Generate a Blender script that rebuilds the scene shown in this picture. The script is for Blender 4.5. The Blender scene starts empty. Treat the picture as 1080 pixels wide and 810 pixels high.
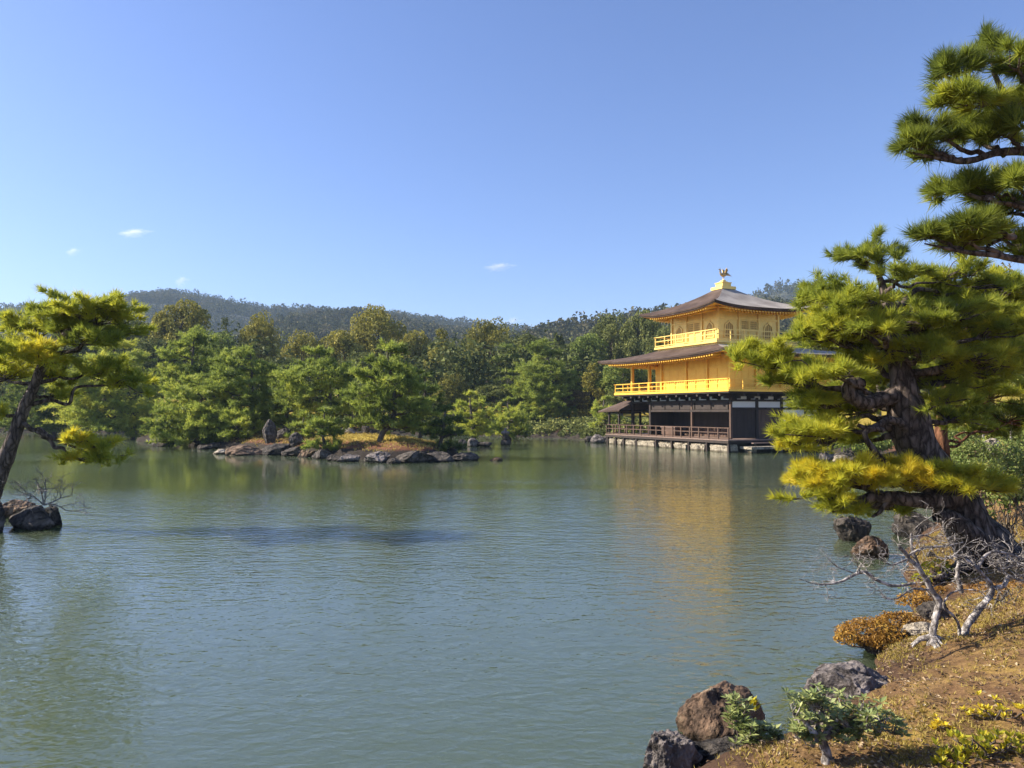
import bpy, bmesh, math
import numpy as np
from mathutils import Vector, Matrix

# ------------------------------------------------------------------ camera, sky, sun, exposure
SC = bpy.context.scene
COL = SC.collection
F = 811.0                      # focal length in photo pixels (1080 wide)
CAMZ = 2.65
PITCH = math.atan(29.0 / F)
cam = bpy.data.cameras.new('camera')
cam.sensor_width = 36.0
cam.lens = 36.0 * F / 1080.0
cam.clip_start = 0.1
cam.clip_end = 12000
camo = bpy.data.objects.new('camera', cam)
COL.objects.link(camo)
camo.location = (0, 0, CAMZ)
camo.rotation_euler = (math.pi / 2 + PITCH, 0, 0)
SC.camera = camo

SUN_EL = math.radians(33)
SUN_AZ = math.radians(9)      # a little beyond straight left, so faces turned to the camera lie in shade
SUN_DIR = Vector((-math.cos(SUN_EL) * math.cos(SUN_AZ), math.cos(SUN_EL) * math.sin(SUN_AZ), math.sin(SUN_EL)))
world = bpy.data.worlds.new('World')
SC.world = world
world.use_nodes = True
wn, wl = world.node_tree.nodes, world.node_tree.links
bg = wn['Background']
sky = wn.new('ShaderNodeTexSky')
sky.sky_type = 'NISHITA'
sky.sun_disc = False
sky.sun_elevation = SUN_EL
sky.sun_rotation = math.radians(279)
sky.altitude = 0
sky.air_density = 1.0
sky.dust_density = 0.8
sky.ozone_density = 4.0
hue = wn.new('ShaderNodeMix'); hue.data_type = 'RGBA'; hue.blend_type = 'MULTIPLY'
hue.inputs[0].default_value = 1.0
hue.inputs[7].default_value = (0.91, 0.925, 1.16, 1)
wl.new(sky.outputs['Color'], hue.inputs[6])
wl.new(hue.outputs[2], bg.inputs['Color'])
bg.inputs['Strength'].default_value = 0.078

sl = bpy.data.lights.new('sun', 'SUN')
sl.energy = 5.0
sl.angle = math.radians(0.5)
sl.color = (1.0, 0.92, 0.77)
slo = bpy.data.objects.new('sun', sl)
COL.objects.link(slo)
slo.rotation_euler = SUN_DIR.to_track_quat('Z', 'Y').to_euler()
slo.location = (-40, 0, 60)

SC.view_settings.view_transform = 'Standard'
SC.view_settings.look = 'None'
SC.view_settings.exposure = 1.16
SC.view_settings.gamma = 1.0
SC.render.engine = 'CYCLES'
cy = SC.cycles
cy.max_bounces = 6
cy.diffuse_bounces = 4
cy.glossy_bounces = 3
cy.transmission_bounces = 3
cy.volume_bounces = 1
cy.transparent_max_bounces = 8
cy.caustics_reflective = False
cy.caustics_refractive = False
cy.use_denoising = True
cy.sample_clamp_indirect = 6.0
cy.use_adaptive_sampling = False
cy.adaptive_threshold = 0.015

# ------------------------------------------------------------------ helpers
def at(px, py, Y):
    """Point on the line of sight of photo pixel (px, py) at distance Y in front of the camera."""
    x = (px - 540.0) / F
    y = (405.0 - py) / F
    c, s = math.cos(PITCH), math.sin(PITCH)
    dy = c - y * s
    dz = s + y * c
    t = Y / dy
    return np.array([x * t, Y, CAMZ + dz * t])

def on_plane(px, py, z=0.0):
    x = (px - 540.0) / F
    y = (405.0 - py) / F
    c, s = math.cos(PITCH), math.sin(PITCH)
    dy = c - y * s
    dz = s + y * c
    t = (z - CAMZ) / dz
    return np.array([x * t, dy * t, z])

def _hash(ix, iy, iz, seed):
    h = (ix * 374761393 + iy * 668265263 + iz * 2147483647 + seed * 974711) & 0xFFFFFFFF
    h = ((h ^ (h >> 13)) * 1274126177) & 0xFFFFFFFF
    h = h ^ (h >> 16)
    h = (h * 2246822519) & 0xFFFFFFFF
    h = h ^ (h >> 15)
    return (h & 0xFFFFFF) / float(0xFFFFFF)

def vnoise(P, seed=0):
    P = np.asarray(P, dtype=np.float64)
    I = np.floor(P).astype(np.int64)
    f = P - I
    f = f * f * (3 - 2 * f)
    out = np.zeros(len(P))
    for dx in (0, 1):
        wx = f[:, 0] if dx else 1 - f[:, 0]
        for dy in (0, 1):
            wy = f[:, 1] if dy else 1 - f[:, 1]
            for dz in (0, 1):
                wz = f[:, 2] if dz else 1 - f[:, 2]
                out += wx * wy * wz * _hash(I[:, 0] + dx, I[:, 1] + dy, I[:, 2] + dz, seed)
    return out * 2 - 1

def fbm(P, seed=0, octv=4, lac=2.1, gain=0.5):
    P = np.asarray(P, dtype=np.float64)
    s = np.zeros(len(P)); a = 1.0; tot = 0
    for k in range(octv):
        s += a * vnoise(P, seed + k * 17)
        tot += a
        a *= gain
        P = P * lac
    return s / tot

def nrm(A):
    A = np.asarray(A, dtype=np.float64)
    return A / np.maximum(np.linalg.norm(A, axis=-1, keepdims=True), 1e-9)

class G:
    """Collects vertices and faces of ONE mesh."""
    def __init__(self):
        self.V = []; self.F = []; self.T = []; self.M = []; self.n = 0
    def add(self, V, Fc, t=0.5, m=0):
        V = np.asarray(V, dtype=np.float64).reshape(-1, 3)
        Fc = np.asarray(Fc, dtype=np.int64)
        if len(V) == 0 or len(Fc) == 0:
            return self
        self.F.append(Fc + self.n)
        self.M.append(np.full(len(Fc), m, dtype=np.int32))
        self.V.append(V)
        self.T.append(np.broadcast_to(np.asarray(t, dtype=np.float64), (len(V),)).copy())
        self.n += len(V)
        return self
    def box(self, x0, y0, z0, x1, y1, z1, t=0.5, m=0):
        V = [(x0, y0, z0), (x1, y0, z0), (x1, y1, z0), (x0, y1, z0), (x0, y0, z1), (x1, y0, z1), (x1, y1, z1), (x0, y1, z1)]
        Fc = [(0, 3, 2, 1), (4, 5, 6, 7), (0, 1, 5, 4), (1, 2, 6, 5), (2, 3, 7, 6), (3, 0, 4, 7)]
        return self.add(V, Fc, t, m)
    def mesh(self, name, mats, smooth=False, origin=None):
        V = np.concatenate(self.V)
        if origin is not None:
            V = V - np.asarray(origin)
        T = np.concatenate(self.T)
        me = bpy.data.meshes.new(name)
        me.vertices.add(len(V))
        me.vertices.foreach_set('co', V.astype(np.float32).ravel())
        counts = np.concatenate([np.full(len(f), f.shape[1], dtype=np.int32) for f in self.F])
        loops = np.concatenate([f.ravel() for f in self.F]).astype(np.int32)
        starts = np.concatenate([[0], np.cumsum(counts)[:-1]]).astype(np.int32)
        me.loops.add(len(loops))
        me.loops.foreach_set('vertex_index', loops)
        me.polygons.add(len(counts))
        me.polygons.foreach_set('loop_start', starts)
        me.polygons.foreach_set('loop_total', counts)
        me.polygons.foreach_set('material_index', np.concatenate(self.M))
        me.polygons.foreach_set('use_smooth', np.full(len(counts), bool(smooth)))
        a = me.attributes.new('tint', 'FLOAT', 'POINT')
        a.data.foreach_set('value', T.astype(np.float32))
        for m in (mats if isinstance(mats, (list, tuple)) else [mats]):
            me.materials.append(m)
        me.update(calc_edges=True)
        return me
    def build(self, name, mats, parent=None, smooth=False, origin=None):
        return link(name, self.mesh(name, mats, smooth, origin), parent)

def link(name, data, parent=None):
    o = bpy.data.objects.new(name, data)
    COL.objects.link(o)
    if parent is not None:
        o.parent = parent
    return o

def tag(o, label=None, cat=None, group=None, kind=None):
    if label: o['label'] = label
    if cat: o['category'] = cat
    if group: o['group'] = group
    if kind: o['kind'] = kind
    return o

def thing(name, loc, label, cat, group=None, rotz=0.0):
    o = bpy.data.objects.new(name, None)
    COL.objects.link(o)
    o.empty_display_size = 0.3
    o.location = [float(v) for v in loc]
    o.rotation_euler = (0, 0, rotz)
    return tag(o, label, cat, group)

def tube(pts, rad, n=7, rough=0.0, seed=0, cap=True):
    """A tapered tube along pts."""
    P = np.asarray(pts, dtype=np.float64)
    R = np.broadcast_to(np.asarray(rad, dtype=np.float64), (len(P),))
    T = np.gradient(P, axis=0)
    T = nrm(T)
    ref = np.array([0.31, 0.17, 0.93])
    if abs(np.dot(T[0], ref)) > 0.9:
        ref = np.array([0.95, 0.1, 0.2])
    u = nrm(np.cross(T[0], ref))
    U = [u]
    for i in range(1, len(P)):
        u = u - T[i] * np.dot(u, T[i])
        u = nrm(u)
        U.append(u)
    U = np.array(U)
    W = np.cross(T, U)
    a = np.arange(n) * 2 * math.pi / n
    V = P[:, None, :] + R[:, None, None] * (np.cos(a)[None, :, None] * U[:, None, :] + np.sin(a)[None, :, None] * W[:, None, :])
    if rough > 0:
        D = V - P[:, None, :]
        q = (P[:, None, :] * 1.0 + D * 1.0).reshape(-1, 3)
        s = max(float(np.mean(R)), 1e-3)
        k = 1 + rough * fbm(q / (s * 1.6), seed, 3).reshape(len(P), n)
        V = P[:, None, :] + D * k[:, :, None]
    V = V.reshape(-1, 3)
    i = np.arange(len(P) - 1)[:, None] * n
    j = np.arange(n)[None, :]
    jn = (j + 1) % n
    Fq = np.stack([i + j, i + jn, i + n + jn, i + n + j], axis=-1).reshape(-1, 4)
    return V, Fq

def smooth_path(pts, rad, step):
    """Catmull-Rom through pts, about one point per step; radii interpolated."""
    P = np.asarray(pts, dtype=np.float64); R = np.asarray(rad, dtype=np.float64)
    Q = np.vstack([2 * P[0] - P[1], P, 2 * P[-1] - P[-2]])
    out = []; ro = []
    for i in range(len(P) - 1):
        p0, p1, p2, p3 = Q[i], Q[i + 1], Q[i + 2], Q[i + 3]
        k = max(2, int(np.linalg.norm(p2 - p1) / step))
        for t in np.arange(k) / k:
            out.append(0.5 * ((2 * p1) + (-p0 + p2) * t + (2 * p0 - 5 * p1 + 4 * p2 - p3) * t * t + (-p0 + 3 * p1 - 3 * p2 + p3) * t ** 3))
            ro.append(R[i] * (1 - t) + R[i + 1] * t)
    out.append(P[-1]); ro.append(R[-1])
    return np.array(out), np.array(ro)

def limb(a, b, ra, rb, rng, gnarl=0.12, k=7, sag=0.0):
    """A crooked branch from a to b."""
    a = np.asarray(a, float); b = np.asarray(b, float)
    L = np.linalg.norm(b - a)
    t = np.linspace(0, 1, k)
    P = a[None] * (1 - t[:, None]) + b[None] * t[:, None]
    off = rng.normal(0, 1, (k, 3)) * gnarl * L * (np.sin(t * math.pi)[:, None] ** 0.7)
    off[0] = 0; off[-1] = 0
    P = P + off
    P[:, 2] -= sag * L * np.sin(t * math.pi)
    R = ra * (1 - t) + rb * t
    return P, R

# ------------------------------------------------------------------ materials
def mat(name):
    m = bpy.data.materials.new(name)
    m.use_nodes = True
    nt = m.node_tree
    b = nt.nodes['Principled BSDF']
    return m, nt, b

def N(nt, typ, **kw):
    n = nt.nodes.new(typ)
    for k, v in kw.items():
        if k in ('operation', 'blend_type', 'data_type', 'attribute_name', 'noise_dimensions', 'feature', 'musgrave_type', 'distance', 'invert'):
            setattr(n, k, v)
        else:
            n.inputs[k].default_value = v
    return n

def ramp(nt, stops, src):
    r = nt.nodes.new('ShaderNodeValToRGB')
    e = r.color_ramp.elements
    while len(e) > 1: e.remove(e[-1])
    e[0].position, e[0].color = stops[0][0], (*stops[0][1], 1)
    for p, c in stops[1:]:
        k = e.new(p); k.color = (*c, 1)
    nt.links.new(src, r.inputs['Fac'])
    return r

def noise_tex(nt, scale, detail=4, rough=0.55, coord='Object', dist=0.0, stretch=None):
    tc = nt.nodes.new('ShaderNodeTexCoord')
    src = tc.outputs[coord] if coord != 'World' else nt.nodes.new('ShaderNodeNewGeometry').outputs['Position']
    if stretch:
        mp = nt.nodes.new('ShaderNodeMapping')
        mp.inputs['Scale'].default_value = stretch
        nt.links.new(src, mp.inputs['Vector']); src = mp.outputs['Vector']
    n = nt.nodes.new('ShaderNodeTexNoise')
    n.inputs['Scale'].default_value = scale
    n.inputs['Detail'].default_value = detail
    n.inputs['Roughness'].default_value = rough
    n.inputs['Distortion'].default_value = dist
    nt.links.new(src, n.inputs['Vector'])
    return n

def bump(nt, b, src, strength=0.5, dist=0.02, prev=None):
    n = nt.nodes.new('ShaderNodeBump')
    n.inputs['Strength'].default_value = strength
    n.inputs['Distance'].default_value = dist
    nt.links.new(src, n.inputs['Height'])
    if prev is not None:
        nt.links.new(prev.outputs['Normal'], n.inputs['Normal'])
    nt.links.new(n.outputs['Normal'], b.inputs['Normal'])
    return n

def simple(name, col, rough=0.6, metal=0.0, var=0.25, scale=3.0, bmp=0.0, stretch=None, coord='Object', spec=0.4):
    m, nt, b = mat(name)
    n = noise_tex(nt, scale, 5, 0.6, coord, 0.3, stretch)
    lo = tuple(c * (1 - var) for c in col); hi = tuple(min(1, c * (1 + var)) for c in col)
    r = ramp(nt, [(0.25, lo), (0.75, hi)], n.outputs['Fac'])
    nt.links.new(r.outputs['Color'], b.inputs['Base Color'])
    b.inputs['Roughness'].default_value = rough
    b.inputs['Metallic'].default_value = metal
    b.inputs['Specular IOR Level'].default_value = spec
    if bmp: bump(nt, b, n.outputs['Fac'], 0.6, bmp)
    return m

def leafmat(name, stops, transl=0.35, rough=0.55, objvar=0.0, spec=0.25):
    """Foliage: colour from the mesh's tint attribute, part of the light passes through."""
    m, nt, b = mat(name)
    a = nt.nodes.new('ShaderNodeAttribute'); a.attribute_name = 'tint'
    src = a.outputs['Fac']
    if objvar:
        oi = nt.nodes.new('ShaderNodeObjectInfo')
        mm = N(nt, 'ShaderNodeMath', operation='MULTIPLY_ADD')
        nt.links.new(oi.outputs['Random'], mm.inputs[0]); mm.inputs[1].default_value = objvar; mm.inputs[2].default_value = -objvar / 2
        ad = N(nt, 'ShaderNodeMath', operation='ADD')
        nt.links.new(src, ad.inputs[0]); nt.links.new(mm.outputs[0], ad.inputs[1]); src = ad.outputs[0]
    r = ramp(nt, stops, src)
    nt.links.new(r.outputs['Color'], b.inputs['Base Color'])
    b.inputs['Roughness'].default_value = rough
    b.inputs['Specular IOR Level'].default_value = spec
    tr = nt.nodes.new('ShaderNodeBsdfTranslucent')
    nt.links.new(r.outputs['Color'], tr.inputs['Color'])
    mx = nt.nodes.new('ShaderNodeMixShader'); mx.inputs[0].default_value = transl
    nt.links.new(b.outputs[0], mx.inputs[1]); nt.links.new(tr.outputs[0], mx.inputs[2])
    nt.links.new(mx.outputs[0], nt.nodes['Material Output'].inputs['Surface'])
    return m

M = {}
M['pine_near'] = leafmat('pine_needles', [(0.0, (0.085, 0.12, 0.026)), (0.35, (0.30, 0.345, 0.045)), (0.65, (0.55, 0.53, 0.05)), (1.0, (0.76, 0.57, 0.035))], 0.52)
M['pine_mid'] = leafmat('garden_pine_needles', [(0.0, (0.06, 0.095, 0.022)), (0.5, (0.33, 0.39, 0.07)), (1.0, (0.68, 0.65, 0.10))], 0.45, objvar=0.15)
M['leaf_gold'] = leafmat('golden_evergreen_leaves', [(0.0, (0.09, 0.10, 0.026)), (0.5, (0.34, 0.31, 0.07)), (1.0, (0.64, 0.54, 0.12))], 0.25, objvar=0.2, spec=0.08)
M['leaf_dark'] = leafmat('dark_evergreen_leaves', [(0.0, (0.045, 0.06, 0.022)), (0.5, (0.19, 0.21, 0.065)), (1.0, (0.44, 0.42, 0.12))], 0.25, objvar=0.25, spec=0.08)
M['leaf_green'] = leafmat('mid_green_leaves', [(0.0, (0.07, 0.095, 0.026)), (0.5, (0.27, 0.33, 0.08)), (1.0, (0.54, 0.54, 0.13))], 0.3, objvar=0.2, spec=0.08)
M['leaf_hill'] = leafmat('hill_forest_leaves', [(0.0, (0.045, 0.055, 0.03)), (0.5, (0.095, 0.10, 0.05)), (1.0, (0.17, 0.145, 0.08))], 0.15, spec=0.0)
M['leaf_red'] = leafmat('russet_leaves', [(0.0, (0.09, 0.06, 0.025)), (0.5, (0.19, 0.13, 0.045)), (1.0, (0.28, 0.22, 0.07))], 0.25)
M['leaf_azalea'] = leafmat('orange_azalea_leaves', [(0.0, (0.16, 0.075, 0.02)), (0.5, (0.40, 0.215, 0.04)), (1.0, (0.62, 0.42, 0.09))], 0.35)
M['leaf_rhodo'] = leafmat('glossy_shrub_leaves', [(0.0, (0.09, 0.13, 0.035)), (0.5, (0.24, 0.28, 0.09)), (1.0, (0.50, 0.50, 0.20))], 0.25, rough=0.35, spec=0.5)
M['leaf_yellow'] = leafmat('yellow_leaves', [(0.0, (0.16, 0.19, 0.02)), (0.5, (0.48, 0.42, 0.03)), (1.0, (0.75, 0.55, 0.04))], 0.4)
M['leaf_bush'] = leafmat('pale_green_leaves', [(0.0, (0.06, 0.10, 0.02)), (0.5, (0.19, 0.24, 0.06)), (1.0, (0.38, 0.40, 0.13))], 0.3)
M['litter'] = leafmat('dry_litter', [(0.0, (0.07, 0.045, 0.03)), (0.4, (0.22, 0.14, 0.08)), (0.75, (0.40, 0.28, 0.15)), (1.0, (0.60, 0.50, 0.34))], 0.2)
M['grass'] = leafmat('dry_moss_tufts', [(0.0, (0.16, 0.12, 0.035)), (0.5, (0.40, 0.30, 0.07)), (1.0, (0.58, 0.47, 0.14))], 0.3)

def bark(name, c0, c1, scale, stretch=(1, 1, 0.35), bd=0.03):
    m, nt, b = mat(name)
    n = noise_tex(nt, scale, 6, 0.65, 'Object', 0.6, stretch)
    v = nt.nodes.new('ShaderNodeTexVoronoi'); v.feature = 'DISTANCE_TO_EDGE'
    v.inputs['Scale'].default_value = scale * 0.8
    mp = nt.nodes.new('ShaderNodeMapping'); mp.inputs['Scale'].default_value = stretch
    tc = nt.nodes.new('ShaderNodeTexCoord')
    mx = N(nt, 'ShaderNodeMix', data_type='RGBA'); mx.inputs[0].default_value = 0.12
    nt.links.new(tc.outputs['Object'], mx.inputs[6]); nt.links.new(n.outputs['Color'], mx.inputs[7])
    nt.links.new(mx.outputs[2], mp.inputs['Vector']); nt.links.new(mp.outputs[0], v.inputs['Vector'])
    r = ramp(nt, [(0.3, c0), (0.72, c1)], n.outputs['Fac'])
    nt.links.new(r.outputs['Color'], b.inputs['Base Color'])
    b.inputs['Roughness'].default_value = 0.9
    b.inputs['Specular IOR Level'].default_value = 0.15
    p = bump(nt, b, n.outputs['Fac'], 0.8, bd)
    q = ramp(nt, [(0.0, (0, 0, 0)), (0.25, (1, 1, 1))], v.outputs['Distance'])
    qc = ramp(nt, [(0.0, (0.35, 0.32, 0.30)), (0.18, (1.15, 1.12, 1.1))], v.outputs['Distance'])
    mq = N(nt, 'ShaderNodeMix', data_type='RGBA', blend_type='MULTIPLY'); mq.inputs[0].default_value = 1.0
    nt.links.new(r.outputs['Color'], mq.inputs[6]); nt.links.new(qc.outputs['Color'], mq.inputs[7]); nt.links.new(mq.outputs[2], b.inputs['Base Color'])
    bump(nt, b, q.outputs['Color'], 0.9, bd, p)
    return m
M['bark_pine'] = bark('pine_bark', (0.045, 0.036, 0.031), (0.24, 0.19, 0.16), 12.0)
M['bark_red'] = bark('red_pine_bark', (0.09, 0.045, 0.028), (0.30, 0.14, 0.075), 9.0)
M['bark_far'] = simple('distant_bark', (0.10, 0.08, 0.065), 0.9, var=0.4, scale=2.0)
M['bark_pale'] = simple('pale_bare_bark', (0.24, 0.21, 0.17), 0.9, var=0.3, scale=2.0)
M['bark_grey'] = bark('lichen_grey_bark', (0.10, 0.088, 0.082), (0.62, 0.58, 0.55), 16.0, (1, 1, 0.7), 0.012)

def rockmat(name, dark, mid, light, lichen, lich=0.62):
    m, nt, b = mat(name)
    n1 = noise_tex(nt, 3.0, 8, 0.62, 'Object', 0.5)
    n2 = noise_tex(nt, 14.0, 6, 0.65, 'Object', 0.2)
    n3 = noise_tex(nt, 5.0, 5, 0.7, 'Object', 1.0)
    r = ramp(nt, [(0.36, dark), (0.52, mid), (0.68, light)], n1.outputs['Fac'])
    lr = ramp(nt, [(lich, (0, 0, 0)), (lich + 0.06, (1, 1, 1))], n3.outputs['Fac'])
    sp = ramp(nt, [(0.3, (0.55, 0.55, 0.55)), (0.65, (1.15, 1.15, 1.15))], n2.outputs['Fac'])
    mul = N(nt, 'ShaderNodeMix', data_type='RGBA', blend_type='MULTIPLY'); mul.inputs[0].default_value = 0.8
    nt.links.new(r.outputs[0], mul.inputs[6]); nt.links.new(sp.outputs[0], mul.inputs[7])
    mx = N(nt, 'ShaderNodeMix', data_type='RGBA')
    nt.links.new(lr.outputs[0], mx.inputs[0]); nt.links.new(mul.outputs[2], mx.inputs[6]); mx.inputs[7].default_value = (*lichen, 1)
    # cracks
    cv = nt.nodes.new('ShaderNodeTexVoronoi'); cv.feature = 'DISTANCE_TO_EDGE'; cv.inputs['Scale'].default_value = 2.6
    cm_ = N(nt, 'ShaderNodeMix', data_type='RGBA'); cm_.inputs[0].default_value = 0.30
    ct = nt.nodes.new('ShaderNodeTexCoord'); nt.links.new(ct.outputs['Object'], cm_.inputs[6]); nt.links.new(n1.outputs['Color'], cm_.inputs[7]); nt.links.new(cm_.outputs[2], cv.inputs['Vector'])
    ck = ramp(nt, [(0.0, (0.25, 0.23, 0.21)), (0.035, (1, 1, 1))], cv.outputs['Distance'])
    mk_ = N(nt, 'ShaderNodeMix', data_type='RGBA', blend_type='MULTIPLY'); mk_.inputs[0].default_value = 0.9
    nt.links.new(mx.outputs[2], mk_.inputs[6]); nt.links.new(ck.outputs[0], mk_.inputs[7]); mx = mk_
    # damp band just above the water
    ge = nt.nodes.new('ShaderNodeNewGeometry'); se = nt.nodes.new('ShaderNodeSeparateXYZ'); nt.links.new(ge.outputs['Position'], se.inputs[0])
    wz = N(nt, 'ShaderNodeMath', operation='MULTIPLY_ADD'); nt.links.new(n3.outputs['Fac'], wz.inputs[0]); wz.inputs[1].default_value = -0.12; nt.links.new(se.outputs['Z'], wz.inputs[2])
    wet = ramp(nt, [(0.0, (0.32, 0.31, 0.28)), (0.07, (1, 1, 1))], wz.outputs[0])
    mw = N(nt, 'ShaderNodeMix', data_type='RGBA', blend_type='MULTIPLY'); mw.inputs[0].default_value = 1.0
    nt.links.new(mx.outputs[2], mw.inputs[6]); nt.links.new(wet.outputs[0], mw.inputs[7])
    nt.links.new(mw.outputs[2], b.inputs['Base Color'])
    b.inputs['Roughness'].default_value = 0.88
    b.inputs['Specular IOR Level'].default_value = 0.25
    p0 = bump(nt, b, ck.outputs[0], 0.7, 0.05)
    p = bump(nt, b, n1.outputs['Fac'], 1.0, 0.12, p0)
    bump(nt, b, n2.outputs['Fac'], 1.0, 0.035, p)
    return m
M['rock_brown'] = rockmat('brown_rock', (0.06, 0.04, 0.028), (0.20, 0.125, 0.08), (0.36, 0.25, 0.16), (0.40, 0.33, 0.22), 0.6)
M['rock_grey'] = rockmat('grey_rock', (0.07, 0.06, 0.055), (0.22, 0.185, 0.17), (0.42, 0.37, 0.34), (0.55, 0.52, 0.47), 0.62)
M['rock_dark'] = rockmat('dark_rock', (0.03, 0.026, 0.024), (0.09, 0.075, 0.062), (0.20, 0.165, 0.14), (0.38, 0.35, 0.30), 0.66)
M['rock_mid'] = rockmat('grey_brown_rock', (0.045, 0.037, 0.032), (0.13, 0.108, 0.092), (0.27, 0.23, 0.20), (0.42, 0.39, 0.34), 0.64)
M['rock_pale'] = rockmat('pale_rock', (0.22, 0.18, 0.13), (0.46, 0.39, 0.30), (0.64, 0.56, 0.45), (0.20, 0.16, 0.13), 0.66)
# ------------------------------------------------------------------ ground and pond
def px_shore(lst):
    return [tuple(on_plane(px, py)[:2]) for px, py in lst]

POND = [(-120, 2), (-40, 3.2), (-12, 4.0), (-4, 4.4), (0, 4.7), (0.85, 5.2), (1.45, 5.75), (2.2, 6.35), (2.85, 7.2), (3.75, 8.0), (4.35, 9.0),
        (5.3, 10.2), (6.0, 11.6), (6.8, 13.4), (8.2, 15.8), (10.2, 18.5), (13.0, 22.5), (16.0, 28), (17.6, 34), (18.3, 40), (19.2, 46),
        (20.5, 51), (19.0, 53.5), (14.5, 58), (11.6, 63.5), (9.0, 67), (7.6, 69.5), (5.8, 76), (2.2, 79.5), (-4.2, 85), (-14, 89), (-28, 90), (-45, 93),
        (-60, 97), (-80, 96), (-100, 90), (-125, 70), (-140, 30)]
ISLE = [(-31.0, 66.5), (-28, 63.2), (-23.6, 58.2), (-17.6, 51.0), (-13.2, 46.4), (-10.2, 43.6), (-6.9, 41.2), (-4.2, 41.3), (-2.9, 44.0),
        (-3.2, 47.0), (-5.6, 51.0), (-10, 57), (-15, 63), (-22, 70), (-30, 72), (-34, 69)]

def sdist(P, poly):
    """Signed distance to a polygon, positive inside."""
    poly = np.asarray(poly, float)
    A = poly; B = np.roll(poly, -1, axis=0)
    out = np.full(len(P), 1e18)
    ins = np.zeros(len(P), bool)
    for a, b in zip(A, B):
        e = b - a
        w = P - a
        t = np.clip((w @ e) / (e @ e), 0, 1)
        d = w - t[:, None] * e
        out = np.minimum(out, (d * d).sum(1))
        c = (a[1] > P[:, 1]) != (b[1] > P[:, 1])
        with np.errstate(divide='ignore', invalid='ignore'):
            xi = (b[0] - a[0]) * (P[:, 1] - a[1]) / (b[1] - a[1] + 1e-12) + a[0]
        ins ^= c & (P[:, 0] < xi)
    d = np.sqrt(out)
    return np.where(ins, d, -d)

def height(P, fine=True):
    P = np.asarray(P, float).reshape(-1, 2)
    w = np.zeros((len(P), 3)); w[:, :2] = P
    jit = 0.22 * fbm(w * 0.9, 5, 3)
    dp = sdist(P, POND) + jit
    di = sdist(P, ISLE) + jit
    land = -dp
    near = 0.13 + 0.95 * (1 - np.exp(-np.maximum(land, 0) * 0.33))
    far = np.maximum(land - 7, 0) * 0.07 * np.clip((P[:, 1] - 50) / 30, 0, 1)
    far = np.minimum(far, 7)
    hl = near + far
    water = -np.minimum(0.9, 0.05 + 0.5 * np.maximum(dp, 0))
    bank = np.clip(land / 0.25 + 0.5, 0, 1)
    h = water * (1 - bank) + hl * bank
    hi = 0.22 + 1.15 * (1 - np.exp(-np.maximum(di, 0) * 0.42))
    bi = np.clip(di / 0.4 + 0.5, 0, 1)
    h = np.where(di > -0.2, h * (1 - bi) + hi * bi, h)
    if fine:
        on = np.clip(np.maximum(land, di) * 2, 0, 1)
        rim = np.clip(1 - np.abs(di - 0.5) / 1.2, 0, 1) * (di > -0.1)
        h = h + rim * 0.30 * fbm(w * 0.9, 21, 3) + rim * 0.14 * fbm(w * 2.7, 22, 3)
        h = h + on * (0.085 * fbm(w * 1.5, 9, 3) + 0.045 * fbm(w * 5.0, 12, 4))
    return h

def drop(px, py):
    """Where the line of sight of a photo pixel meets the ground."""
    Ys = np.geomspace(4.5, 130, 1500)
    pts = np.array([at(px, py, y) for y in Ys])
    h = height(pts[:, :2])
    k = np.argmax(pts[:, 2] <= np.maximum(h, -5))
    return np.array([pts[k, 0], pts[k, 1], h[k]])

def gz(x, y):
    return float(height([[x, y]])[0])

m, nt, b = mat('moss_and_earth')
n1 = noise_tex(nt, 0.9, 5, 0.6, 'World', 0.5); n2 = noise_tex(nt, 7.0, 8, 0.7, 'World', 0.4); n3 = noise_tex(nt, 45.0, 5, 0.7, 'World')
n4 = noise_tex(nt, 2.3, 6, 0.65, 'World', 1.2)
r1 = ramp(nt, [(0.28, (0.10, 0.06, 0.04)), (0.45, (0.21, 0.12, 0.06)), (0.6, (0.33, 0.22, 0.075)), (0.78, (0.39, 0.29, 0.06))], n1.outputs['Fac'])
r4 = ramp(nt, [(0.35, (0.11, 0.065, 0.04)), (0.5, (0.26, 0.165, 0.08)), (0.66, (0.42, 0.30, 0.07))], n4.outputs['Fac'])
mx0 = N(nt, 'ShaderNodeMix', data_type='RGBA'); mx0.inputs[0].default_value = 0.55
nt.links.new(r1.outputs[0], mx0.inputs[6]); nt.links.new(r4.outputs[0], mx0.inputs[7])
r2 = ramp(nt, [(0.3, (0.45, 0.42, 0.40)), (0.6, (1.05, 1.0, 0.95))], n2.outputs['Fac'])
mx1 = N(nt, 'ShaderNodeMix', data_type='RGBA', blend_type='MULTIPLY'); mx1.inputs[0].default_value = 0.85
nt.links.new(mx0.outputs[2], mx1.inputs[6]); nt.links.new(r2.outputs[0], mx1.inputs[7])
r3 = ramp(nt, [(0.35, (0.6, 0.6, 0.6)), (0.65, (1.2, 1.2, 1.2))], n3.outputs['Fac'])
mx2 = N(nt, 'ShaderNodeMix', data_type='RGBA', blend_type='MULTIPLY'); mx2.inputs[0].default_value = 0.7
nt.links.new(mx1.outputs[2], mx2.inputs[6]); nt.links.new(r3.outputs[0], mx2.inputs[7])
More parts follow.
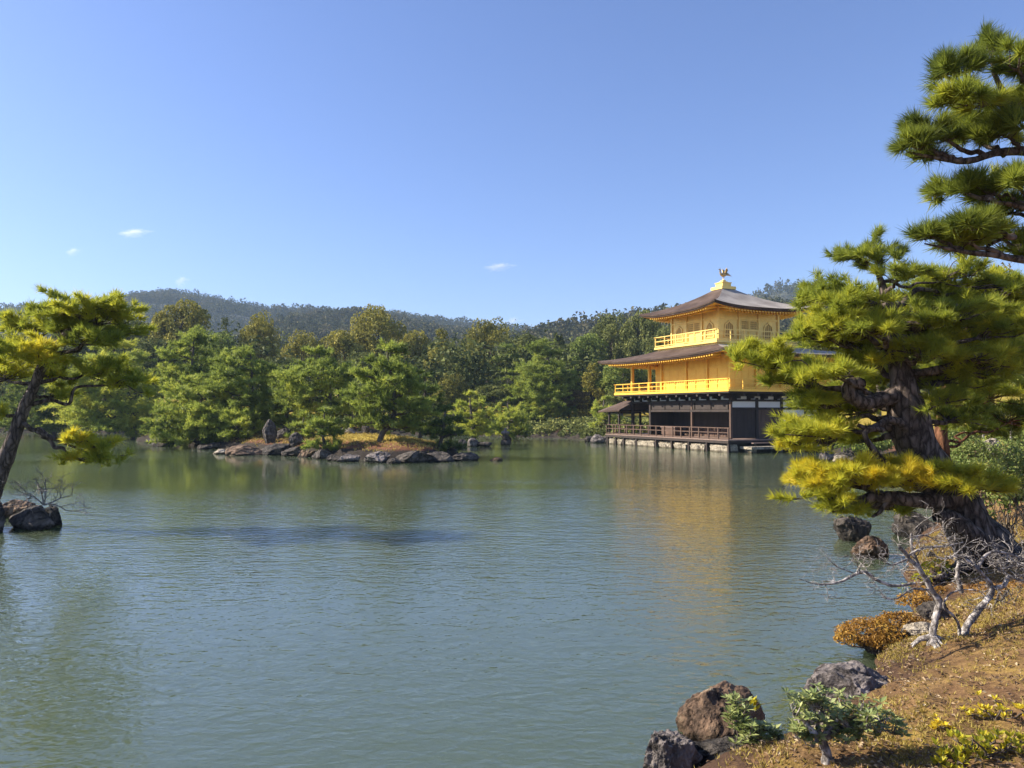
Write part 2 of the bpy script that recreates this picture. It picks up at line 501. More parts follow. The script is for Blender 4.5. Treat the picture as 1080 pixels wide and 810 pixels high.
# bare earth and stones show on the low wet rim, moss and grass grow above it
gp_ = nt.nodes.new('ShaderNodeNewGeometry'); sz_ = nt.nodes.new('ShaderNodeSeparateXYZ'); nt.links.new(gp_.outputs['Position'], sz_.inputs[0])
hz_ = N(nt, 'ShaderNodeMath', operation='MULTIPLY_ADD'); nt.links.new(n2.outputs['Fac'], hz_.inputs[0]); hz_.inputs[1].default_value = -0.5; nt.links.new(sz_.outputs['Z'], hz_.inputs[2])
rz_ = ramp(nt, [(0.0, (1, 1, 1)), (0.05, (0, 0, 0))], hz_.outputs[0])
mx3 = N(nt, 'ShaderNodeMix', data_type='RGBA'); nt.links.new(rz_.outputs[0], mx3.inputs[0]); nt.links.new(mx2.outputs[2], mx3.inputs[6]); mx3.inputs[7].default_value = (0.085, 0.05, 0.032, 1)
# the island crown carries yellow winter grass over red-brown soil
iy_ = nt.nodes.new('ShaderNodeMapRange'); nt.links.new(sz_.outputs['Y'], iy_.inputs['Value']); iy_.inputs['From Min'].default_value = 34; iy_.inputs['From Max'].default_value = 37
ih_ = ramp(nt, [(0.50, (0.05, 0.042, 0.036)), (0.60, (0.19, 0.09, 0.055)), (0.86, (0.22, 0.115, 0.06)), (1.0, (0.40, 0.31, 0.06))], hz_.outputs[0])
hz2_ = N(nt, 'ShaderNodeMath', operation='ADD'); nt.links.new(hz_.outputs[0], hz2_.inputs[0]); hz2_.inputs[1].default_value = 0.25; nt.links.new(hz2_.outputs[0], ih_.inputs['Fac'])
mi_ = N(nt, 'ShaderNodeMix', data_type='RGBA', blend_type='MULTIPLY'); mi_.inputs[0].default_value = 0.8; nt.links.new(ih_.outputs[0], mi_.inputs[6]); nt.links.new(r2.outputs[0], mi_.inputs[7])
mx4 = N(nt, 'ShaderNodeMix', data_type='RGBA'); nt.links.new(iy_.outputs[0], mx4.inputs[0]); nt.links.new(mx3.outputs[2], mx4.inputs[6]); nt.links.new(mi_.outputs[2], mx4.inputs[7])
nt.links.new(mx4.outputs[2], b.inputs['Base Color'])
b.inputs['Roughness'].default_value = 0.95; b.inputs['Specular IOR Level'].default_value = 0.1
p = bump(nt, b, n2.outputs['Fac'], 0.8, 0.05); bump(nt, b, n3.outputs['Fac'], 0.9, 0.015, p)
M['ground'] = m

def axis(*segs):
    out = []
    for a, b_, s in segs:
        out.append(np.arange(a, b_, s))
    return np.concatenate(out)
XS = np.append(axis((-1600, -200, 140), (-200, -44, 6), (-44, 0, 0.3), (0, 12, 0.06), (12, 40, 0.8), (40, 200, 6), (200, 1600, 140)), 1600)
YS = np.append(axis((-200, -20, 20), (-20, 3, 1.0), (3, 16, 0.06), (16, 38, 0.5), (38, 74, 0.3), (74, 140, 1.5), (140, 260, 8), (260, 1900, 110)), 1900)
gx, gy = np.meshgrid(XS, YS)
gp = np.stack([gx.ravel(), gy.ravel()], 1)
gh = height(gp)
nx, ny = len(XS), len(YS)
ii = (np.arange(ny - 1)[:, None] * nx + np.arange(nx - 1)[None, :])
gf = np.stack([ii, ii + 1, ii + nx + 1, ii + nx], -1).reshape(-1, 4)
g = G(); g.add(np.column_stack([gp, gh]), gf)
ground = g.build('ground', M['ground'], smooth=True)
tag(ground, 'mossy brown bank and shore around the pond', 'ground', kind='structure')

# water
m, nt, b = mat('pond_water')
b.inputs['Base Color'].default_value = (0.076, 0.098, 0.054, 1)
b.inputs['Roughness'].default_value = 0.03
b.inputs['IOR'].default_value = 1.68
b.inputs['Subsurface Weight'].default_value = 1.0
b.inputs['Subsurface Radius'].default_value = (1.0, 1.1, 0.9)
b.inputs['Subsurface Scale'].default_value = 3.5
b.inputs['Specular IOR Level'].default_value = 0.5
w1 = noise_tex(nt, 4.6, 2, 0.5, 'World', 0.5, (0.75, 1.3, 1)); w2 = noise_tex(nt, 13.0, 2, 0.5, 'World', 0.4, (0.9, 1.1, 1)); w3 = noise_tex(nt, 1.1, 2, 0.5, 'World', 0.3, (0.6, 1.3, 1))
wp = noise_tex(nt, 0.055, 3, 0.5, 'World', 0.8, (0.6, 1.6, 1))
wr = ramp(nt, [(0.36, (0.35, 0.35, 0.35)), (0.62, (1, 1, 1))], wp.outputs['Fac'])
# the far half of the pond lies in the lee of the islands and is calmer
geo = nt.nodes.new('ShaderNodeNewGeometry'); sx = nt.nodes.new('ShaderNodeSeparateXYZ'); nt.links.new(geo.outputs['Position'], sx.inputs[0])
mr = nt.nodes.new('ShaderNodeMapRange'); nt.links.new(sx.outputs['Y'], mr.inputs['Value'])
mr.inputs['From Min'].default_value = 16; mr.inputs['From Max'].default_value = 32; mr.inputs['To Min'].default_value = 1.0; mr.inputs['To Max'].default_value = 0.0
mrx = nt.nodes.new('ShaderNodeMapRange'); nt.links.new(sx.outputs['X'], mrx.inputs['Value'])
mrx.inputs['From Min'].default_value = -9; mrx.inputs['From Max'].default_value = 3; mrx.inputs['To Min'].default_value = 0.20; mrx.inputs['To Max'].default_value = 0.52
lee = N(nt, 'ShaderNodeMix', data_type='FLOAT'); nt.links.new(mr.outputs[0], lee.inputs[0]); nt.links.new(mrx.outputs[0], lee.inputs[2]); lee.inputs[3].default_value = 1.0
amp = N(nt, 'ShaderNodeMath', operation='MULTIPLY'); nt.links.new(wr.outputs[0], amp.inputs[0]); nt.links.new(lee.outputs[0], amp.inputs[1])
s1 = N(nt, 'ShaderNodeMath', operation='MULTIPLY'); nt.links.new(w1.outputs['Fac'], s1.inputs[0]); s1.inputs[1].default_value = 0.020
s2 = N(nt, 'ShaderNodeMath', operation='MULTIPLY_ADD'); nt.links.new(w2.outputs['Fac'], s2.inputs[0]); s2.inputs[1].default_value = 0.0075; nt.links.new(s1.outputs[0], s2.inputs[2])
s3 = N(nt, 'ShaderNodeMath', operation='MULTIPLY_ADD'); nt.links.new(w3.outputs['Fac'], s3.inputs[0]); s3.inputs[1].default_value = 0.020; nt.links.new(s2.outputs[0], s3.inputs[2])
s4 = N(nt, 'ShaderNodeMath', operation='MULTIPLY'); nt.links.new(s3.outputs[0], s4.inputs[0]); nt.links.new(amp.outputs[0], s4.inputs[1])
bump(nt, b, s4.outputs[0], 1.0, 1.0)
rr_ = nt.nodes.new('ShaderNodeMapRange'); nt.links.new(sx.outputs['Y'], rr_.inputs['Value'])   # unresolved ripples act as roughness far out
rr_.inputs['From Min'].default_value = 6; rr_.inputs['From Max'].default_value = 45; rr_.inputs['To Min'].default_value = 0.04; rr_.inputs['To Max'].default_value = 0.12
rw_ = N(nt, 'ShaderNodeMath', operation='MULTIPLY'); nt.links.new(rr_.outputs[0], rw_.inputs[0]); nt.links.new(wr.outputs[0], rw_.inputs[1])
nt.links.new(rw_.outputs[0], b.inputs['Roughness'])
M['water'] = m
g = G(); g.add([(-180, -10, 0), (60, -10, 0), (60, 110, 0), (-180, 110, 0)], [(0, 1, 2, 3)])
water = g.build('water', m)
tag(water, 'rippled green pond reflecting the sky and the golden pavilion', 'water', kind='structure')

# ------------------------------------------------------------------ hills
M['hill'] = simple('forest_floor', (0.05, 0.052, 0.03), 0.95, var=0.4, scale=0.05, coord='World')

def leaf_quads(P, Nn, size, rng, t, aspect=1.0, tilt=0.6):
    """Leaf-sized four-point faces at P, facing roughly along Nn."""
    n = len(P)
    Nn = nrm(Nn + rng.normal(0, tilt, (n, 3)))
    a = nrm(np.cross(Nn, rng.normal(0, 1, (n, 3))))
    c = np.cross(Nn, a)
    s = (np.asarray(size) * rng.uniform(0.6, 1.35, n))[:, None]
    fold = Nn * s * 0.25
    V = np.stack([P - a * s * 0.5 * aspect, P - c * s * 0.32 + fold, P + a * s * 0.5 * aspect, P + c * s * 0.32 + fold], 1).reshape(-1, 3)
    Fq = np.arange(4 * n).reshape(n, 4)
    return V, Fq, np.repeat(t, 4)

def sphere_dirs(n, rng, zmin=-1.0):
    z = rng.uniform(zmin, 1, n); a = rng.uniform(0, 2 * math.pi, n); r = np.sqrt(1 - z * z)
    return np.stack([r * np.cos(a), r * np.sin(a), z], 1)

def hill(name, label, ridge, D, D0, seed, ntree, tsize, bare=0.15, low=0.0):
    px = np.array([r[0] for r in ridge], float); py = np.array([r[1] for r in ridge], float)
    cols = np.arange(px[0], px[-1] + 1, 12.0)
    ry = np.interp(cols, px, py) + low
    rz = (434 - ry) / F * D + CAMZ - tsize * 1.15
    rows = np.linspace(0, 1.5, 28)
    def surf(c, t):
        R = np.interp(c, cols, rz)
        Y = D0 + (D - D0) * t
        X = (c - 540) / F * Y
        prof = np.where(t <= 1, np.sin(np.clip(t, 0, 1) * math.pi / 2) ** 1.15, np.clip(1 - (t - 1) * 1.3, 0, 1))
        q = np.column_stack([X, Y, Y * 0]) / (D * 0.09)
        Z = R * prof * (1 + 0.16 * fbm(q, seed, 3) * np.clip(4 * (1 - t), 0, 1)) - 2 * (t <= 0)
        return np.column_stack([X, Y, Z])
    cc, tt = np.meshgrid(cols, rows)
    V = surf(cc.ravel(), tt.ravel())
    nx_, ny_ = len(cols), len(rows)
    i2 = (np.arange(ny_ - 1)[:, None] * nx_ + np.arange(nx_ - 1)[None, :])
    g = G(); g.add(V, np.stack([i2, i2 + 1, i2 + nx_ + 1, i2 + nx_], -1).reshape(-1, 4))
    o = g.build(name, M['hill'], smooth=True)
    tag(o, label, 'hill', kind='structure')
    rng = np.random.default_rng(seed)
    c = rng.uniform(px[0], px[-1], ntree); t = np.clip(1.05 - 0.97 * rng.uniform(0, 1, ntree) ** 1.25, 0.02, 1.06)
    B = surf(c, t)
    g = G()
    K = 40
    h = tsize * rng.uniform(0.55, 1.25, ntree)
    wd = h * rng.uniform(0.28, 0.5, ntree)
    tone = np.clip(0.5 + 0.28 * fbm(B / (D * 0.05), seed + 3, 3) + rng.normal(0, 0.18, ntree), 0, 1)
    isb = rng.uniform(0, 1, ntree) < bare
    d = sphere_dirs(ntree * K, rng).reshape(ntree, K, 3)
    rr = rng.uniform(0.5, 1.0, (ntree, K, 1))
    P = B[:, None, :] + np.array([0, 0, 1]) * (h * 0.6)[:, None, None] + d * rr * np.stack([wd, wd, h * 0.48], 1)[:, None, :]
    sz = np.repeat(h * 0.20, K) * np.repeat(np.where(isb, 0.35, 1.0), K)
    V, Fq, T = leaf_quads(P.reshape(-1, 3), d.reshape(-1, 3), sz, rng, np.clip(np.repeat(tone, K) + rng.normal(0, 0.12, ntree * K), 0, 1))
    g.add(V, Fq, T)
    f = g.build('hill_forest', M['leaf_hill'])
    tag(f, 'distant wood covering the ' + label, 'forest', kind='stuff')

hill('hill', 'far bluish ridge beyond the garden on the left', [(-260, 345), (-60, 334), (0, 331), (60, 326), (110, 314), (150, 305), (185, 304), (225, 313), (280, 325), (350, 328), (430, 331), (480, 337), (530, 347), (600, 348), (700, 345)], 1150, 450, 3, 12000, 12, low=7)
hill('hill', 'nearer rounded wooded rise left of centre', [(180, 375), (250, 350), (300, 333), (340, 326), (400, 328), (450, 333), (500, 343), (560, 352), (640, 360)], 620, 260, 4, 6000, 9, 0.1, low=10)
hill('hill', 'low wooded ridge right of centre behind the pavilion', [(500, 372), (560, 346), (600, 340), (650, 334), (700, 322), (760, 318), (800, 314), (900, 316), (1000, 318), (1100, 330)], 430, 200, 5, 4000, 9, 0.1, low=5)
hill('hill', 'dark hill rising behind the right side of the pavilion', [(760, 335), (800, 309), (825, 299), (860, 297), (930, 304), (1010, 300), (1120, 310), (1240, 330)], 900, 420, 6, 3000, 11, 0.1, low=10)

# ------------------------------------------------------------------ the air of the valley
m = bpy.data.materials.new('haze'); m.use_nodes = True
nt = m.node_tree; nt.nodes.remove(nt.nodes['Principled BSDF'])
pv = nt.nodes.new('ShaderNodeVolumePrincipled')
pv.inputs['Color'].default_value = (0.55, 0.74, 1.0, 1); pv.inputs['Density'].default_value = 0.00021; pv.inputs['Anisotropy'].default_value = 0.0
nt.links.new(pv.outputs[0], nt.nodes['Material Output'].inputs['Volume'])
g = G(); g.box(-1700, -260, -3.0, 1700, 2000, 215)
tag(g.build('haze', m), 'thin blue air between the pond and the hills', 'haze', kind='stuff')

# ------------------------------------------------------------------ trees
def tufts(P, D, length, width, k, spread, rng, tint):
    """k thin needles (triangles) fanning from every point of P around direction D."""
    n = len(P)
    d = nrm(D[:, None, :] + rng.normal(0, spread, (n, k, 3)))
    L = length * rng.uniform(0.65, 1.15, (n, k, 1))
    side = nrm(np.cross(d, rng.normal(0, 1, (n, k, 3)))) * width * 0.5
    p = P[:, None, :] + d * L * 0.08
    V = np.stack([p - side, p + side, p + d * L], 2).reshape(-1, 3)
    Fc = np.arange(n * k * 3).reshape(-1, 3)
    T = np.clip(np.repeat(tint, k) + rng.normal(0, 0.05, n * k), 0, 1)
    return V, Fc, np.repeat(T, 3)

def pad(rng, c, rx, ry, rz, ntuft, nsub, tint, seed, tvar=0.18, flat=0.55, rs_k=0.36, tilt=(0, 0)):
    """Points and growth directions of one cloud-like pine pad, and its sub-clump centres."""
    r = np.sqrt(rng.uniform(0, 1, nsub)) * np.where(rng.uniform(0, 1, nsub) < 0.2, 1.32, 1.0); a = rng.uniform(0, 2 * math.pi, nsub)
    lob = 1 + 0.25 * np.sin(a * 2 + rng.uniform(0, 6)) + 0.15 * np.sin(a * 3 + rng.uniform(0, 6))
    S = np.column_stack([r * np.cos(a) * rx * lob * 0.85, r * np.sin(a) * ry * lob * 0.85, rz * (0.9 * (1 - r ** 2) - 0.2) + rng.normal(0, 0.42 * rz, nsub)])
    S[:, 2] += S[:, 0] * tilt[0] + S[:, 1] * tilt[1]
    rs = rs_k * math.sqrt(rx * ry) * rng.uniform(0.5, 1.2, nsub)
    k = rng.integers(0, nsub, ntuft)
    d = sphere_dirs(ntuft, rng, -0.25)
    out = nrm(S + np.array([0, 0, 0.22 * max(rx, ry)]) + rng.normal(0, 1, S.shape) * np.array([0.42, 0.42, 0.2]) * rx)
    along = rng.uniform(-2.0, 1.15, ntuft)[:, None] * rs[k][:, None]
    P = c + S[k] + out[k] * along + d * (rs[k] * np.abs(rng.normal(0, 0.34, ntuft)))[:, None] * np.array([1, 1, flat])
    D = nrm(d * np.array([0.5, 0.5, 0.35]) + np.array([0, 0, 0.28]) + out[k] * 0.85)
    t = np.clip(tint + tvar * fbm(P / max(rx, 0.3) * 1.4, seed, 3) * 1.6 + rng.normal(0, 0.06, ntuft) + rng.normal(0, 0.05, nsub)[k], 0, 1)
    return P, D, t, c + S, rs

def pine(name, label, cat, base, trunk, pads, rng, seed, needle, nmat, bmat, group=None, dens=1.0, limb_r=0.05, twig_r=0.012, rough=0.25, extra=(), rs_k=0.34, subk=1.0):
    """trunk: [(point, radius)...]; pads: dicts c, rx, ry, rz, tint, frm (trunk parameter or point the limb leaves from)."""
    root = thing(name, base, label, cat, group)
    W = G(); L = G()
    tp, tr = smooth_path([p for p, _ in trunk], [r for _, r in trunk], max(trunk[0][1] * 0.5, 0.06))
    V, Fq = tube(tp, tr, 14, rough, seed); W.add(V, Fq)
    for pts, rad in extra:
        sp, sr = smooth_path(pts, rad, 0.08); V, Fq = tube(sp, sr, 9, rough, seed + 5); W.add(V, Fq)
    ln, wd, k, spr = needle
    for i, q in enumerate(pads):
        c = np.asarray(q['c'], float)
        area = q['rx'] * q['ry']
        nsub = int(subk * q.get('nsub', max(5, int(10 * math.sqrt(area / (ln * ln * 9))))))
        nt_ = int(q.get('n', 300) * dens)
        P, D, t, S, rs = pad(rng, c, q['rx'], q['ry'], q['rz'], nt_, nsub, q.get('tint', 0.5), seed + i, q.get('tvar', 0.18), tilt=q.get('tilt', (0, 0)), rs_k=rs_k)
        V, Fc, T = tufts(P, D, ln, wd, k, spr, rng, t)
        L.add(V, Fc, T)
        frm = q.get('frm', None)
        if frm is None:
            zz = np.abs(tp[:, 2] - (c[2] - 0.25 * np.linalg.norm((c - tp.mean(0))[:2])))
            j = int(np.argmin(zz)); a = tp[j]; ra = min(tr[j] * 0.55, limb_r)
        else:
            a = np.asarray(frm, float); ra = limb_r * q.get('lr', 1.0)
        hub = c + np.array([0, 0, -q['rz'] * 0.45]) + (a - c) * np.array([0.25, 0.25, 0.05])
        if q.get('limb', True):
            P_, R_ = limb(a, hub, ra, max(ra * 0.45, twig_r), rng, 0.045, 7, q.get('sag', 0.0))
            P_, R_ = smooth_path(P_, R_, max(np.linalg.norm(hub - a) / 20, 0.03))
            V, Fq = tube(P_, R_, 7, rough, seed + i); W.add(V, Fq)
        for s in S:
            P_, R_ = limb(hub, s, max(ra * 0.35, twig_r), twig_r * 0.5, rng, 0.07, 4)
            if ln < 0.25: P_, R_ = smooth_path(P_, R_, max(np.linalg.norm(s - hub) / 9, 0.02))
            V, Fq = tube(P_, R_, 4); W.add(V, Fq)
    W.build('trunk', bmat, root, smooth=True, origin=base)
    L.build('foliage', nmat, root, origin=base)
    return root

def broad_proto(kind, seed, R=4.2, H=12.0, nleaf=5200, lsize=0.42):
    """One forest tree, base at the origin: returns its trunk and foliage meshes."""
    rng = np.random.default_rng(seed)
    W = G(); L = G()
    if kind == 'bare':
        def grow(p, d, ln, r, dep):
            P = [p]; q = p.copy(); dd = d.copy()
            for _ in range(5):
                dd = nrm(dd + rng.normal(0, 0.13, 3) + np.array([0, 0, 0.05])); q = q + dd * ln / 5; P.append(q)
            V, Fq = tube(P, np.linspace(r, r * 0.6, 6), 5 if dep > 1 else 3); W.add(V, Fq)
            if dep == 0: return
            for _ in range(4 if dep > 1 else 5):
                k = rng.integers(2, 6)
                grow(P[k], nrm(dd * 0.8 + rng.normal(0, 0.5, 3) + np.array([0, 0, 0.25])), ln * rng.uniform(0.5, 0.75), r * 0.5, dep - 1)
        grow(np.array([0, 0, -0.3]), np.array([0, 0, 1.0]), H * 0.45, 0.17, 4)
        return W, None
    if kind == 'dome':
        nl = 26
        d = sphere_dirs(nl, rng, -0.55)
        C = np.array([0, 0, H * 0.58]) + d * np.array([R * 0.70, R * 0.70, H * 0.32]) * rng.uniform(0.75, 1.05, (nl, 1))
        lr = R * rng.uniform(0.24, 0.44, nl)
    elif kind == 'cone':
        nl = 30
        z = np.sort(rng.uniform(0.14, 0.98, nl)); a = rng.uniform(0, 6.283, nl)
        rad = R * 0.78 * (1 - z) ** 0.75
        C = np.column_stack([np.cos(a) * rad, np.sin(a) * rad, z * H * 0.96])
        lr = R * (0.17 + 0.30 * (1 - z)) * rng.uniform(0.8, 1.2, nl)
    elif kind == 'bush':
        nl = 14
        d = sphere_dirs(nl, rng, -0.1)
        C = np.array([0, 0, H * 0.35]) + d * np.array([R * 0.7, R * 0.7, H * 0.35])
        lr = R * rng.uniform(0.28, 0.45, nl)
    else:  # layered
        nl = 34
        z = rng.uniform(0.22, 1.0, nl); z = np.round(z * 6) / 6 + rng.normal(0, 0.02, nl)
        a = rng.uniform(0, 6.283, nl); rad = R * np.sqrt(rng.uniform(0.1, 1, nl)) * np.clip(1.25 - z, 0.12, 0.95)
        C = np.column_stack([np.cos(a) * rad, np.sin(a) * rad, z * H * 0.95])
        lr = R * rng.uniform(0.2, 0.34, nl)
    k = rng.choice(nl, nleaf, p=lr ** 2 / (lr ** 2).sum())
    d = sphere_dirs(nleaf, rng, -0.6)
    flat = 0.38 if kind == 'layered' else 0.85
    P = C[k] + d * (lr[k] * (1 - 0.45 * rng.uniform(0, 1, nleaf) ** 2.2))[:, None] * np.array([1, 1, flat])
    P += 0.18 * lr[k][:, None] * np.stack([fbm(P * 0.9, seed + s, 2) for s in (1, 2, 3)], 1) * 2
    t = np.clip(0.42 + 0.3 * fbm(P * 0.5, seed + 9, 3) + rng.normal(0, 0.13, nleaf) + rng.normal(0, 0.07, nl)[k], 0, 1)
    V, Fq, T = leaf_quads(P, d, lsize, rng, t, 1.0, 0.55)
    L.add(V, Fq, T)
    tp, tr = smooth_path([(0, 0, -0.4), (rng.normal(0, .15), rng.normal(0, .15), H * 0.3), (rng.normal(0, .3), rng.normal(0, .3), H * 0.8)], [0.26, 0.2, 0.06], 0.6)
    V, Fq = tube(tp, tr, 7, 0.2, seed); W.add(V, Fq)
    for c in C[::2]:
        j = int(np.argmin(np.abs(tp[:, 2] - c[2] * 0.75)))
        P_, R_ = limb(tp[j], c, 0.09, 0.03, rng, 0.06, 5); V, Fq = tube(P_, R_, 4); W.add(V, Fq)
    return W, L
# ------------------------------------------------------------------ the golden pavilion
ANG = math.radians(24.3)
PX0 = (14.5, 51.0)     # near corner of the ground floor; local x runs along the right face, local y along the left (sunlit) face
BW, BL = 8.7, 11.7
M['gold'] = None
m, nt, b = mat('gold_leaf')
n = noise_tex(nt, 2.2, 5, 0.6, 'Object', 0.4)
r = ramp(nt, [(0.3, (0.90, 0.50, 0.06)), (0.7, (1.0, 0.64, 0.10))], n.outputs['Fac'])
nt.links.new(r.outputs[0], b.inputs['Base Color'])
b.inputs['Metallic'].default_value = 0.35; b.inputs['Roughness'].default_value = 0.45
M['gold'] = m
M['gold_pale'] = simple('pale_gold_leaf', (0.86, 0.60, 0.17), 0.45, 0.4, 0.12, 3.0)  # paler gold for the top storey and the finial base
M['gold_dark'] = simple('dark_gold_pane', (0.42, 0.25, 0.06), 0.55, 0.3, 0.2, 3.0)  # darker gold brown of the window and door panes
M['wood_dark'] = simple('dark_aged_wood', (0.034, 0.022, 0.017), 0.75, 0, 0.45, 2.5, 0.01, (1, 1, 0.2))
M['wood_brown'] = simple('brown_weathered_wood', (0.105, 0.060, 0.040), 0.75, 0, 0.35, 3.0, 0.01, (1, 1, 0.3))
M['wood_board'] = simple('grey_brown_boards', (0.22, 0.15, 0.12), 0.8, 0, 0.3, 3.0, 0.01)
M['plaster'] = simple('white_plaster', (0.78, 0.76, 0.72), 0.9, 0, 0.04, 2.0)
M['stone_white'] = rockmat('pale_cut_stone', (0.20, 0.165, 0.125), (0.42, 0.36, 0.27), (0.56, 0.49, 0.39), (0.17, 0.14, 0.11), 0.64)
M['bronze'] = simple('gilt_bronze', (0.50, 0.34, 0.14), 0.4, 0.8, 0.25, 6.0)
m, nt, b = mat('bark_shingle_roof')
n1 = noise_tex(nt, 0.8, 5, 0.6, 'Object', 0.4); n2 = noise_tex(nt, 7, 5, 0.7, 'Object', 0.2)
r = ramp(nt, [(0.3, (0.050, 0.032, 0.024)), (0.55, (0.095, 0.062, 0.047)), (0.75, (0.15, 0.11, 0.088))], n1.outputs['Fac'])
r2 = ramp(nt, [(0.3, (0.65, 0.65, 0.65)), (0.65, (1.15, 1.15, 1.15))], n2.outputs['Fac'])
mu = N(nt, 'ShaderNodeMix', data_type='RGBA', blend_type='MULTIPLY'); mu.inputs[0].default_value = 0.8
nt.links.new(r.outputs[0], mu.inputs[6]); nt.links.new(r2.outputs[0], mu.inputs[7])
nt.links.new(mu.outputs[2], b.inputs['Base Color'])
b.inputs['Roughness'].default_value = 0.8; b.inputs['Specular IOR Level'].default_value = 0.2
tc = nt.nodes.new('ShaderNodeTexCoord'); sp = nt.nodes.new('ShaderNodeSeparateXYZ'); nt.links.new(tc.outputs['Object'], sp.inputs[0])
wv = N(nt, 'ShaderNodeMath', operation='MULTIPLY'); nt.links.new(sp.outputs['Z'], wv.inputs[0]); wv.inputs[1].default_value = 16.0
fr = N(nt, 'ShaderNodeMath', operation='FRACT'); nt.links.new(wv.outputs[0], fr.inputs[0])
p = bump(nt, b, fr.outputs[0], 0.5, 0.03); bump(nt, b, n2.outputs['Fac'], 0.6, 0.03, p)
M['roof'] = m
m, nt, b = mat('grey_shingle_roof')  # greyer shingle for the right and rear roof slopes and the ridge cap
n1 = noise_tex(nt, 0.9, 5, 0.6, 'Object', 0.4); n2 = noise_tex(nt, 8, 5, 0.7, 'Object', 0.2)
r = ramp(nt, [(0.3, (0.24, 0.20, 0.165)), (0.7, (0.42, 0.37, 0.31))], n1.outputs['Fac'])
nt.links.new(r.outputs[0], b.inputs['Base Color']); b.inputs['Roughness'].default_value = 0.8
bump(nt, b, n2.outputs['Fac'], 0.7, 0.03)
M['roof_grey'] = m

pav = thing('golden_pavilion', (PX0[0], PX0[1], 0), 'three storey golden pavilion with brown shingle roofs standing on white stones at the water', 'pavilion', rotz=ANG)
CX, CY = BW / 2, BL / 2

def part(g, name, m, parent=pav, smooth=False):
    return g.build(name, m, parent, smooth)

